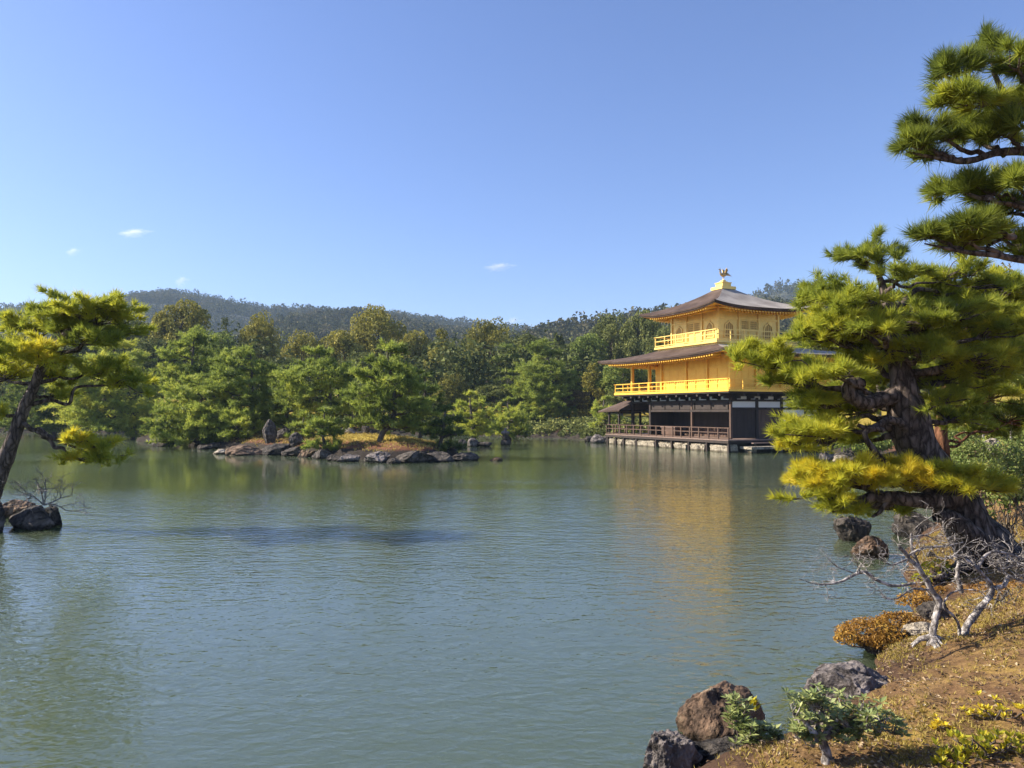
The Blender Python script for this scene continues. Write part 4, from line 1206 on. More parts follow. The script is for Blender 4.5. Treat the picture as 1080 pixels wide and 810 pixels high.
def rock_px(px, py, hw, hh, m, label, seed, z=0.0, depth=None, ratio=0.8, **k):
    """Stone whose base middle is seen at photo pixel (px, py), hw pixels half wide and hh pixels tall."""
    p = on_plane(px, py, z) if depth is None else at(px, py, depth)
    s = p[1] / F
    p = p + np.array([p[0] / p[1], 1, 0]) * hw * s * ratio * 0.6
    k.setdefault('sub', 6 if p[1] < 9 else (5 if p[1] < 20 else 4))
    return rock((p[0], p[1], p[2]), hw * s * (1.05 if p[1] < 30 else 1.2), hw * s * ratio, hh * s * 1.0, m, label, seed, **k)

# near bank
rock_px(704, 824, 33, 46, 'rock_grey', 'jagged grey and white speckled rock at the bottom edge, lowest of the shore stones', 1, rough=0.13, cuts=12, cut=0.55)
rock_px(764, 784, 46, 54, 'rock_brown', 'large rounded rusty brown boulder standing in the water behind a leafy plant', 2, rough=0.08, cut=0.66, cuts=9)
rock_px(765, 806, 48, 18, 'rock_dark', 'low flat dark slab lying between the speckled rock and the brown boulder', 3, ratio=0.6, z=0.06)
rock_px(815, 812, 45, 16, 'rock_brown', 'low ochre moss covered stone at the very bottom beside the wet gap', 4, ratio=0.6, z=0.08)
rock_px(893, 752, 47, 44, 'rock_grey', 'large flat topped grey rock with dark right side behind the small leafy shrub', 5, z=0.05, cuts=10, cut=0.55, rough=0.09, ratio=0.75, tilt=0.1)
rock_px(868, 800, 30, 44, 'rock_pale', 'pale tan stone under the small leafy shrub at the waterline', 6, z=0.0, rough=0.14, cuts=7)
rock_px(848, 795, 18, 20, 'rock_dark', 'small dark stone in the wet gap left of the leafy shrub', 7, z=0.0)
rock_px(982, 590, 6, 8, 'rock_dark', 'little dark stone behind the bare grey tree on the shore', 8, z=0.2)
rock_px(984, 652, 16, 16, 'rock_dark', 'pointed dark stone between the two stems of the bare grey tree', 9, depth=8.8)
rock_px(935, 690, 22, 26, 'rock_dark', 'dark overhung bank stone underneath the orange azalea mound', 10, z=0.02, ratio=0.9)
rock_px(968, 668, 18, 10, 'rock_pale', 'small pale stone at the foot of the orange azalea mound', 11, z=0.25, ratio=0.8)
rock_px(901, 571, 21, 26, 'rock_dark', 'squarish dark brown rock standing in the water below the yellow pine bough', 12, cuts=12, cut=0.5, ratio=0.7)
rock_px(919, 588, 22, 22, 'rock_brown', 'rounded tan rock in the water just in front of the squarish dark one', 13, cut=0.7, cuts=5)
rock_px(968, 567, 25, 28, 'rock_dark', 'broad dark flat topped rock on the shore left of the leaning pine trunk', 14, ratio=0.7, cut=0.5, cuts=10)
rock_px(905, 488, 20, 15, 'rock_dark', 'rounded dark rock beyond the yellow pine bough, right of the blue gap', 15, ratio=0.8)
rock_px(872, 486, 9, 14, 'rock_grey', 'small upright grey stone on the shore at the pavilion end of the pine bough', 16)
rock_px(888, 489, 8, 9, 'rock_pale', 'small pale stone between two dark rocks behind the yellow bough', 17)
rock_px(940, 486, 18, 12, 'rock_dark', 'low dark rock on the shore just left of the thick pine trunk', 18)
rock_px(1022, 512, 9, 13, 'rock_pale', 'cream white stone above the orange needles right of the thick pine trunk', 19, depth=13.2, cuts=10)
rock_px(1046, 478, 10, 16, 'rock_pale', 'upright whitish stone in the green bushes on the right', 20, depth=19, cuts=10)
rock_px(1030, 458, 12, 8, 'rock_pale', 'low whitish boulder at the back edge of the green bushes on the right', 21, depth=27)
# left pine islet
rock_px(34, 559, 31, 24, 'rock_dark', 'flat topped dark rock at the right end of the left pine islet', 22, ratio=0.75, cuts=12, cut=0.5)
rock_px(-20, 562, 34, 34, 'rock_dark', 'big dark rock under the leaning pine at the left picture edge', 23, ratio=0.8, cuts=10, cut=0.5)
rock_px(18, 546, 22, 18, 'rock_brown', 'tan sloping ledge stone behind the dark islet rock', 24, ratio=0.8)
rock_px(55, 555, 12, 22, 'rock_dark', 'small upright dark stone at the tip of the left pine islet', 25, ratio=0.8)
# the wooded island, from its far left end to its tip
ISL = [(160, 467, 9, 5, 'rock_mid', 'small grey stone at the far left end of the wooded island'),
 (172, 471, 13, 8, 'rock_dark', 'dark flat rock second from the left end of the wooded island'),
 (188, 467, 9, 6, 'rock_mid', 'light topped stone tucked under the low spreading island pine'),
 (215, 474, 8, 6, 'rock_dark', 'dark rounded rock under the right side of the low spreading island pine'),
 (229, 473, 8, 8, 'rock_mid', 'bluish grey rounded stone left of the tan ledge on the island'),
 (233, 479, 9, 7, 'rock_pale', 'pale tan stone in the water left of the overhanging island ledge'),
 (265, 480, 22, 13, 'rock_brown', 'long tan ledge rock with black shadow beneath on the island'),
 (292, 480, 13, 15, 'rock_dark', 'black blocky boulder at the waterline below the tall grey stone'),
 (283, 479, 6, 11, 'rock_mid', 'narrow stone wedged left of the black blocky boulder'),
 (311, 481, 12, 12, 'rock_dark', 'dark mossy stone right of the black blocky boulder'),
 (325, 482, 10, 9, 'rock_brown', 'brown shore stone under the small round island pine'),
 (340, 484, 10, 13, 'rock_mid', 'upright grey brown stone right below the small round island pine'),
 (353, 486, 8, 8, 'rock_dark', 'low dark stone left of the grey pair on the island shore'),
 (368, 487, 11, 10, 'rock_grey', 'grey stone left of the rugged light grey rock on the island shore'),
 (395, 488, 15, 15, 'rock_grey', 'rugged light grey rock on the island shore below the leaning pine'),
 (414, 489, 9, 7, 'rock_dark', 'small dark stone right of the rugged light grey rock'),
 (437, 488, 20, 16, 'rock_dark', 'broad dark rock forming the island shore right of the leaning pine'),
 (465, 487, 16, 13, 'rock_dark', 'long low dark rock below the little dark pine near the island tip'),
 (487, 486, 15, 11, 'rock_dark', 'flat dark rock at the right tip of the wooded island')]
for i, (px, py, hw, hh, m_, lab) in enumerate(ISL):
    rock_px(px, py, hw, hh * 0.8, m_, lab, 100 + i, ratio=0.9, cuts=9, cut=0.52, group='stones around the wooded island', rough=0.14)
rock_px(285, 462, 7, 20, 'rock_mid', 'tall grey standing stone on the island crest', 130, depth=50, cuts=10, cut=0.5, ratio=0.8)
rock_px(299, 462, 9, 11, 'rock_dark', 'dark stone leaning beside the tall standing stone', 131, depth=51)
rock_px(314, 466, 8, 10, 'rock_mid', 'grey blocky stone on the island between the standing stone and the round pine', 132, depth=47, cuts=11, cut=0.5)
rock_px(386, 455, 4, 8, 'rock_mid', 'small upright stone on the grassy island crest left of the leaning trunk', 133, depth=50)
rock_px(366, 456, 7, 5, 'rock_pale', 'low pale stone on the grassy island crest', 134, depth=50)
# islets right of the island
IS2 = [(488, 470, 4, 7, 'rock_grey', 'pale stone at the left foot of the yellow green islet pine'), (499, 471, 6, 9, 'rock_grey', 'taller pale stone under the yellow green islet pine'),
 (510, 471, 8, 5, 'rock_dark', 'low dark stone right of the pale stones under the islet pine'), (524, 486, 7, 4, 'rock_brown', 'single flat stone lying alone in the open water near the island tip')]
for i, (px, py, hw, hh, m_, lab) in enumerate(IS2):
    rock_px(px, py, hw, hh, m_, lab, 150 + i, ratio=0.9, cuts=9)
# far shore and the stones left of the pavilion
FS = [(622, 466, 6, 6, 'rock_dark', 'dark shore stone left of the light one near the pavilion'), (631, 467, 7, 9, 'rock_grey', 'light grey shore stone nearest the bright green pine left of the pavilion'),
 (641, 467, 7, 8, 'rock_dark', 'dark rounded stone just left of the pavilion veranda'), (650, 468, 5, 6, 'rock_grey', 'small stone touching the left corner of the pavilion base'),
 (596, 461, 6, 5, 'rock_pale', 'pale stone on the far brown bank in the middle'), (565, 460, 7, 4, 'rock_dark', 'dark stone at the water on the far brown bank'), (580, 461, 4, 4, 'rock_brown', 'small brown stone between others on the far brown bank'),
 (608, 462, 5, 4, 'rock_grey', 'grey stone at the right end of the far brown bank')]
for i, (px, py, hw, hh, m_, lab) in enumerate(FS):
    rock_px(px, py, hw, hh, m_, lab, 170 + i, ratio=0.9)
# stacked stone ornament standing in the water
p = on_plane(533, 469.5)
t = thing('stone_lantern', p, 'dark stacked stone lantern standing in the water beyond the island tip', 'stone lantern')
s = p[1] / F
def stone_bit(name, z0, z1, w, seed, mm):
    V, Fc = ico(3); d = V.copy(); P = d * (1 + 0.25 * fbm(d * 1.5 + seed, seed, 3))[:, None]
    g = G(); g.add(np.column_stack([P[:, 0] * w, P[:, 1] * w, (P[:, 2] * 0.52 + 0.5) * (z1 - z0) + z0]), Fc); g.build(name, M[mm], t, True)
stone_bit('base_stone', -3 * s, 6 * s, 5.5 * s, 1, 'rock_dark'); stone_bit('shaft', 4 * s, 12 * s, 3.6 * s, 2, 'rock_dark'); stone_bit('cap', 10.5 * s, 15 * s, 4.4 * s, 3, 'rock_grey'); stone_bit('knob', 14 * s, 18 * s, 1.7 * s, 4, 'rock_grey')

# ------------------------------------------------------------------ garden pines (island and shores)
def garden_pine(label, base_px, base_py, depth, cx, top, hw, bottom, seed, lean=None, tint=0.5, layers=5, dens=1.0, z=None, group=None, npad=None, r0=0.16, needle=(0.30, 0.055, 5, 0.5)):
    """A cloud-pruned pine: base seen at (base_px, base_py), crown from top to bottom around cx, hw pixels half wide."""
    rng = np.random.default_rng(seed)
    s = depth / F
    b = at(base_px, base_py, depth)
    if z is not None: b[2] = z
    else: b[2] = gz(b[0], b[1])
    tp = at(cx, top, depth); bt = at(cx, bottom, depth)
    H = tp[2] - b[2]
    x1 = tp[0]
    mid = b * 0.55 + tp * 0.45 + np.array([rng.normal(0, .06) * H, rng.normal(0, .05) * H, 0])
    if lean is not None: mid = at(lean[0], lean[1], depth)
    r0 = max(r0, 0.035 * H * 0.6)
    trunk = [(b - np.array([0, 0, 0.3]), r0 * 1.3), (b + np.array([0, 0, 0.05 * H]), r0), (mid, r0 * 0.7), (tp * 0.75 + mid * 0.25 + rng.normal(0, .02, 3) * H, r0 * 0.38), (tp - np.array([0, 0, 0.06 * H]), r0 * 0.15)]
    pads = []
    R = hw * s
    zb = bt[2]; zt = tp[2]
    for L in range(layers):
        f = L / max(1, layers - 1)
        zc = zb + (zt - zb) * (0.08 + 0.84 * f)
        prof = math.sin(math.pi * min(1, 0.30 + 0.70 * f)) ** 0.6 if f < 0.6 else (1.02 - f) / 0.42 * 0.80 + 0.2
        prof = max(prof, 0.22)
        k = max(1, int(round((5 if npad is None else npad) * prof + 0.4)))
        a0 = rng.uniform(0, 6.28)
        for j in range(k):
            a = a0 + j * 2 * math.pi / k + rng.normal(0, 0.25)
            rr = R * prof * rng.uniform(0.5, 0.72) if k > 1 else 0
            ax = x1 * (f * 0.7 + 0.3) + at(cx, bottom, depth)[0] * (0.7 - f * 0.7)
            c = np.array([ax + math.cos(a) * rr, depth + math.sin(a) * rr * 0.9, zc + rng.normal(0, 0.035) * (zt - zb)])
            pr = R * (0.30 + 0.13 * prof) * rng.uniform(0.7, 1.15)
            area = pr * pr
            pads.append(dict(c=c, rx=pr, ry=pr * 0.9, rz=pr * 0.26, n=int(area * 200 / (needle[0] / 0.3) ** 2) + 30, tvar=0.27, tint=np.clip(tint + rng.normal(0, 0.06), 0, 1), nsub=max(6, int(9 * pr))))
    return pine('garden_pine', label, 'pine tree', b, trunk, pads, rng, seed, needle, M['pine_mid'], M['bark_far'], group, dens, limb_r=r0 * 0.45, twig_r=0.018, rough=0.2, rs_k=0.42)

garden_pine('leaning island pine with a broad crown standing on the yellow grass', 402, 466, 44.5, 412, 363, 46, 452, 201, lean=(417, 430), tint=0.45, layers=6, npad=6)
garden_pine('tall dark island pine with layered pads left of the leaning pine', 341, 462, 54, 337, 365, 44, 440, 202, tint=0.42, layers=6, npad=5)
garden_pine('small round dark pine low on the island shore', 343, 474, 44.5, 341, 430, 22, 473, 203, tint=0.36, layers=4, npad=4, r0=0.1)
garden_pine('wide layered island pine left of the tall dark one', 262, 462, 58, 258, 364, 48, 450, 204, tint=0.5, layers=6, npad=6)
garden_pine('low spreading pine hanging over the water at the left end of the island', 215, 468, 58, 207, 396, 56, 466, 205, tint=0.56, layers=5, npad=6)
garden_pine('dark pine behind the tall grey standing stone', 300, 460, 56, 303, 395, 28, 450, 206, tint=0.34, layers=4, npad=4)
garden_pine('little dark pine near the right tip of the island', 464, 477, 44, 470, 428, 22, 476, 207, tint=0.16, layers=4, npad=4, r0=0.12)
garden_pine('deep green pine in the shade between the leaning pine and the island tip', 440, 462, 56, 447, 392, 27, 455, 216, tint=0.2, layers=5, npad=4)
garden_pine('yellow green pine on its own rocky islet right of the island', 500, 466, 62, 497, 412, 25, 462, 208, tint=0.68, layers=5, npad=4, z=0.2)
garden_pine('light green pine behind the stacked stone lantern', 537, 464, 70, 537, 419, 24, 462, 209, tint=0.55, layers=5, npad=4, z=0.3)
garden_pine('bright green pine beside the left corner of the pavilion', 640, 462, 73, 637, 416, 21, 463, 210, tint=0.60, layers=5, npad=4, z=0.5)
garden_pine('big bushy pine across the water right behind the left foreground pine', 142, 455, 74, 122, 358, 56, 452, 211, tint=0.62, layers=6, npad=6)
garden_pine('dark pine on the shore at the far left behind the foreground trunk', 60, 456, 84, 45, 392, 45, 452, 212, tint=0.2, layers=5, npad=5)
garden_pine('rounded pine on the island rising above the low spreading one', 200, 460, 66, 205, 348, 40, 420, 213, tint=0.42, layers=6, npad=5)
garden_pine('tall layered conifer on the far bank above the islet pines', 575, 448, 88, 572, 358, 40, 445, 214, tint=0.36, layers=8, npad=6)
garden_pine('pine with golden tips at the back of the island left of the leaning one', 372, 460, 52, 372, 408, 22, 452, 215, tint=0.5, layers=4, npad=4)

garden_pine('low bushy pine on the island right behind the long tan ledge rock', 252, 463, 55, 250, 424, 30, 462, 217, tint=0.52, layers=4, npad=5, r0=0.1)
garden_pine('small spreading pine at the water between the low spreading pine and the tan ledge', 228, 468, 57, 228, 438, 22, 466, 218, tint=0.3, layers=3, npad=5, r0=0.08)
garden_pine('squat green pine on the island left of the small round dark pine', 322, 464, 50, 320, 436, 18, 463, 219, tint=0.4, layers=3, npad=4, r0=0.08)

# ------------------------------------------------------------------ wood on the far bank
PROTO = {}
for key, kind, seed, R, H, n, ls in (('dome_a', 'dome', 1, 4.6, 11.5, 6500, 0.36), ('dome_b', 'dome', 2, 4.0, 12.5, 6500, 0.36), ('cone_a', 'cone', 3, 3.8, 13, 6000, 0.36), ('cone_b', 'cone', 4, 3.2, 14, 6000, 0.36),
                                     ('layer_a', 'layered', 5, 4.2, 12.5, 6000, 0.36), ('bush_a', 'bush', 6, 3.0, 4.0, 3500, 0.28), ('bare_a', 'bare', 7, 3, 10, 0, 0), ('bare_b', 'bare', 8, 3, 10, 0, 0)):
    W, L = broad_proto(kind, seed, R, H, n, ls)
    PROTO[key] = (W.mesh('trunk', M['bark_far'] if kind != 'bare' else M['bark_pale'], True), L, R, H, {})

def wood_tree(key, leaf, px, top, hw, depth, label, cat='tree', base_z=None, rot=0.0, group=None, name='tree'):
    tm, L, R, H, cache = PROTO[key]
    p = at(px, top, depth)
    zb = gz(p[0], p[1]) if base_z is None else base_z
    h = p[2] - zb
    t = thing(name, (p[0], p[1], zb), label, cat, group, rot)
    w = hw * depth / F / R
    t.scale = (w, w, h / H)
    link('trunk', tm, t)
    if L is not None:
        if leaf not in cache: cache[leaf] = L.mesh('foliage', M[leaf])
        link('foliage', cache[leaf], t)
    return t

WOOD = [
 ('bare_a', None, 45, 305, 16, 110, 'bare grey twiggy tree rising behind the crown of the left foreground pine'),
 ('dome_b', 'leaf_dark', 95, 325, 40, 118, 'dark evergreen far behind the top of the left foreground pine'),
 ('dome_a', 'leaf_dark', 20, 350, 50, 112, 'broad dark evergreen at the far left behind the pine crown'),
 ('dome_b', 'leaf_dark', 140, 328, 30, 125, 'dark rounded tree left of the tall golden dome tree'),
 ('dome_b', 'leaf_gold', 192, 307, 33, 112, 'tall dome shaped golden green tree highest on the left skyline'),
 ('cone_a', 'leaf_dark', 237, 330, 14, 122, 'small dark pointed tree just right of the tall golden dome'),
 ('dome_a', 'leaf_gold', 273, 331, 26, 112, 'dome tree half golden half dark on the left skyline'),
 ('dome_b', 'leaf_dark', 160, 350, 34, 104, 'dark green tree below and left of the tall golden dome'),
 ('dome_a', 'leaf_green', 232, 352, 34, 100, 'mid green rounded tree behind the wide layered island pine'),
 ('dome_a', 'leaf_gold', 318, 351, 26, 106, 'low golden crown behind the tall dark island pine'),
 ('dome_b', 'leaf_gold', 362, 342, 26, 108, 'golden crown left of the highest golden tree in the middle'),
 ('dome_a', 'leaf_gold', 400, 324, 34, 112, 'highest golden tree in the middle of the skyline'),
 ('dome_b', 'leaf_gold', 436, 341, 25, 108, 'russet golden crown right of the highest golden tree'),
 ('cone_a', 'leaf_gold', 464, 342, 30, 100, 'pointed golden tipped tree with a dark lower half'),
 ('dome_a', 'leaf_gold', 517, 337, 30, 104, 'large rounded golden green tree left of the skyline dip'),
 ('dome_b', 'leaf_dark', 490, 372, 26, 98, 'dark tree between the pointed tree and the rounded golden one'),
 ('layer_a', 'leaf_green', 535, 362, 26, 97, 'bright green crown just below the rounded golden green tree'),
 ('dome_b', 'leaf_dark', 560, 346, 24, 112, 'dark crown at the skyline dip'),
 ('cone_b', 'leaf_dark', 590, 350, 20, 108, 'dark pointed conifer right of the skyline dip'),
 ('dome_b', 'leaf_green', 618, 345, 24, 108, 'greenish crown midway between the skyline dip and the pavilion'),
 ('cone_b', 'leaf_green', 607, 372, 18, 96, 'slim mid green conifer above the russet bush'),
 ('dome_a', 'leaf_dark', 645, 331, 26, 112, 'tall dark tree left of the pavilion roofs'),
 ('dome_b', 'leaf_dark', 676, 320, 26, 108, 'tallest dark tree directly behind the left eave of the top roof'),
 ('cone_a', 'leaf_gold', 625, 380, 22, 93, 'olive pointed tree left of the lower roof corner'),
 ('dome_a', 'leaf_dark', 700, 345, 30, 100, 'dark green tree seen past the left railings of the pavilion'),
 ('dome_b', 'leaf_green', 655, 375, 28, 92, 'green tree behind the lower roof corner of the pavilion'),
 ('dome_b', 'leaf_red', 600, 408, 24, 88, 'brownish russet round bushy tree on the far bank'),
 ('bare_a', None, 480, 375, 18, 93, 'pale bare tree with thin upright stems behind the islet pine'),
 ('bare_b', None, 541, 380, 22, 92, 'grey leafless tree on the far bank above the stone lantern'),
 ('bare_b', None, 690, 400, 16, 90, 'pale leafless tree seen under the lower pavilion roof'),
 ('dome_a', 'leaf_gold', 478, 395, 22, 91, 'olive crown low behind the yellow green islet pine'),
 ('dome_b', 'leaf_dark', 520, 402, 26, 89, 'very dark tree low behind the stone lantern'),
 ('cone_a', 'leaf_dark', 430, 380, 30, 96, 'dark tree filling the gap right of the leaning island pine'),
 ('dome_a', 'leaf_dark', 385, 372, 30, 98, 'dark green tree behind the crown of the leaning island pine'),
 ('dome_b', 'leaf_dark', 300, 372, 28, 100, 'dark tree between the wide layered and the tall dark island pines'),
 ('dome_a', 'leaf_dark', 90, 380, 40, 100, 'dark evergreen low behind the trunk of the left foreground pine'),
 ('dome_a', 'leaf_dark', 655, 412, 22, 84, 'dark tree low behind the small roof of the pavilion deck'),
 ('dome_b', 'leaf_dark', 865, 318, 34, 84, 'dark tree on the right skyline behind the top of the big pine'),
 ('dome_b', 'leaf_dark', 925, 312, 40, 75, 'broad dark tree behind the top of the big pine on the right'),
 ('dome_a', 'leaf_red', 1045, 285, 40, 62, 'brownish tree on the right skyline below the overhanging boughs'),
 ('dome_a', 'leaf_dark', 985, 335, 50, 66, 'dark tree deep behind the middle of the big right pine'),
 ('dome_b', 'leaf_green', 1085, 330, 50, 50, 'green tree at the right picture edge behind the big pine'),
 ('dome_b', 'leaf_dark', 800, 380, 40, 92, 'dark tree behind the right side of the pavilion'),
]
for i, (key, leaf, px, top, hw, dep, lab) in enumerate(WOOD):
    wood_tree(key, leaf, px, top, hw, dep, lab, rot=i * 1.7, name='bare_tree' if leaf is None else 'tree')

BUSH = [(602, 443, 20, 84, 'leaf_dark', 'dark bush on the far brown bank'), (563, 446, 12, 85, 'leaf_green', 'small green bush at the left of the far brown bank'), (620, 448, 10, 82, 'leaf_green', 'low green bush above the far shore stones'),
        (478, 444, 14, 86, 'leaf_dark', 'dark bush behind the islet pine'), (655, 440, 12, 76, 'leaf_green', 'bush between the bright green pine and the pavilion')]
for i, (px, top, hw, dep, leaf, lab) in enumerate(BUSH):
    wood_tree('bush_a', leaf, px, top, hw, dep, lab, 'bush', rot=i * 2.1, name='bush')

# the rest of the wood and the undergrowth read as one mass
rng = np.random.default_rng(5)
g = G()
n_ = 420
pxs = rng.uniform(-260, 1180, n_); dep = rng.uniform(92, 190, n_)
for i in range(n_):
    px_, d_ = pxs[i], dep[i]
    x = (px_ - 540) / F * d_
    if sdist(np.array([[x, d_]]), POND)[0] > -2.5: continue
    ztop = (434 - (352 + 12 * math.sin(px_ * 0.02) + rng.normal(0, 6))) / F * d_ + CAMZ
    zb = gz(x, d_)
    h = max(4.0, min(ztop - zb, 17)) * rng.uniform(0.55, 1.0)
    K = 260
    d = sphere_dirs(K, rng)
    R = h * rng.uniform(0.26, 0.4)
    P = np.array([x, d_, zb + h * 0.55]) + d * rng.uniform(0.6, 1.0, (K, 1)) * np.array([R, R, h * 0.46])
    P += 0.25 * R * np.stack([fbm(P * 0.5, s_, 2) for s_ in (1, 2, 3)], 1)
    V, Fq, T = leaf_quads(P, d, 0.75, rng, np.clip(0.35 + rng.normal(0, .12) + rng.normal(0, 0.12, K), 0, 1))
    g.add(V, Fq, T)
tag(g.build('background_wood', M['leaf_dark']), 'dense dark wood filling the slope behind the far bank', 'wood', kind='stuff')
g = G()
for i in range(900):
    e = rng.integers(23, len(POND) - 3); f = rng.uniform()
    a = np.array(POND[e]); c = np.array(POND[(e + 1) % len(POND)])
    q = a + (c - a) * f + nrm(np.array([(c - a)[1], -(c - a)[0]])) * rng.uniform(0.6, 9.0)
    if sdist(q[None], POND)[0] > -0.4:
        continue
    bx = q[0] - PX0[0], q[1] - PX0[1]
    lx = bx[0] * math.cos(ANG) + bx[1] * math.sin(ANG); ly = -bx[0] * math.sin(ANG) + bx[1] * math.cos(ANG)
    if -2.5 < lx < BW + 2 and -1.5 < ly < 16: continue
    K = 60; R = rng.uniform(0.5, 1.5); d = sphere_dirs(K, rng, -0.1)
    P = np.array([q[0], q[1], gz(q[0], q[1])]) + d * R * np.array([1.1, 1.1, 0.9]) * rng.uniform(0.7, 1, (K, 1))
    V, Fq, T = leaf_quads(P, d, 0.36, rng, np.clip(0.4 + rng.normal(0, .14) + rng.normal(0, .1, K), 0, 1)); g.add(V, Fq, T)
tag(g.build('undergrowth', M['leaf_dark']), 'dark undergrowth along the foot of the far wood', 'undergrowth', kind='stuff')
# ------------------------------------------------------------------ left foreground pine
rng = np.random.default_rng(41)
D = 17.6
RZ = 0.78
def A(px, py, y=None): return at(px, py, D if y is None else y)
base = A(-22, 552); base[2] = 0.25
NE = (0.19, 0.020, 9, 0.5)
trunk = [(A(-24, 560), 0.27), (A(-14, 535), 0.20), (A(6, 485), 0.16), (A(24, 435), 0.13), (A(37, 405), 0.11), (A(50, 375), 0.10), (A(72, 350), 0.085), (A(92, 328), 0.05)]
def PD(px, py, hw, hh, tint, n, dy=0.0, base_d=None, **k):
    y = (D if base_d is None else base_d) + dy
    c = at(px, py, y); s = y / F
    d = dict(c=c, rx=hw * s, ry=hw * s * 0.85, rz=hh * s * RZ, tint=tint, n=n)
    d.update(k)
    return d
pads = [PD(25, 372, 46, 17, 0.55, 1700, -0.3), PD(-5, 395, 40, 16, 0.53, 900, 0.3), PD(60, 392, 28, 12, 0.43, 600, 0.5), PD(68, 345, 36, 14, 0.43, 1200, 0.2), PD(85, 325, 38, 13, 0.49, 1300, -0.2), PD(45, 328, 25, 10, 0.45, 600, 0.5),
        PD(112, 338, 32, 11, 0.45, 800, 0.3), PD(100, 358, 30, 10, 0.38, 700, -0.4), PD(128, 352, 20, 9, 0.35, 400, 0.4), PD(20, 345, 30, 11, 0.43, 700, 0.7), PD(105, 390, 36, 13, 0.39, 800, 0.6), PD(140, 402, 26, 10, 0.41, 500, 0.8),
        PD(60, 416, 20, 7, 0.40, 260, 0.6), PD(120, 326, 28, 9, 0.53, 600, 0.1), PD(-10, 432, 24, 9, 0.48, 400, 0),
        PD(80, 464, 22, 7, 0.66, 300, -0.2, frm=A(22, 445), sag=0.0), PD(112, 470, 22, 7, 0.64, 300, 0.0, frm=A(40, 455)), PD(98, 484, 32, 7, 0.58, 450, 0.1, frm=A(44, 460))]
pine('pine_tree', 'leaning pine with yellow green pads on the small islet at the left edge', 'pine tree', base, trunk, pads, rng, 41, NE, M['pine_near'], M['bark_pine'], None, 0.55, 0.055, 0.012, subk=1.6, rs_k=0.25,
     extra=[([A(20, 445), A(45, 458), A(75, 470), A(98, 480)], [0.05, 0.04, 0.03, 0.015])])

# dry twiggy shrub on the left islet
def twigs(W, p, d, ln, r, dep, rng, spread=0.55, up=0.1, kids=4, seg=5, gn=0.2, rough=0.2):
    P = [np.asarray(p, float)]; q = P[0].copy(); dd = nrm(d)
    for _ in range(seg):
        dd = nrm(dd + rng.normal(0, gn, 3) + np.array([0, 0, up * 0.3])); q = q + dd * ln / seg; P.append(q)
    V, Fq = tube(P, np.linspace(r, max(r * 0.55, 0.0015), seg + 1), 6 if r > 0.012 else 4, rough if r > 0.012 else 0, 3); W.add(V, Fq)
    if dep == 0: return
    for _ in range(kids):
        k = rng.integers(max(1, seg // 2 - 1), seg + 1)
        twigs(W, P[k], nrm(dd * 0.7 + rng.normal(0, spread, 3) + np.array([0, 0, up])), ln * rng.uniform(0.45, 0.8), r * 0.55, dep - 1, rng, spread, up, kids, seg, gn, rough)

rng = np.random.default_rng(77)
pb = at(46, 535, 17.4); pb[2] = 0.55
t = thing('dry_shrub', pb, 'leafless grey twiggy shrub on the rock of the left islet', 'shrub')
W = G()
for d in ((0.3, 0, 0.8), (0.8, -0.1, 0.4), (-0.6, 0.1, 0.6), (1.0, 0.2, 0.25), (0.1, -0.3, 0.7)):
    twigs(W, pb, np.array(d), 0.62, 0.018, 3, rng, 0.5, 0.05, 4)
W.build('branches', M['bark_grey'], t, True, pb)

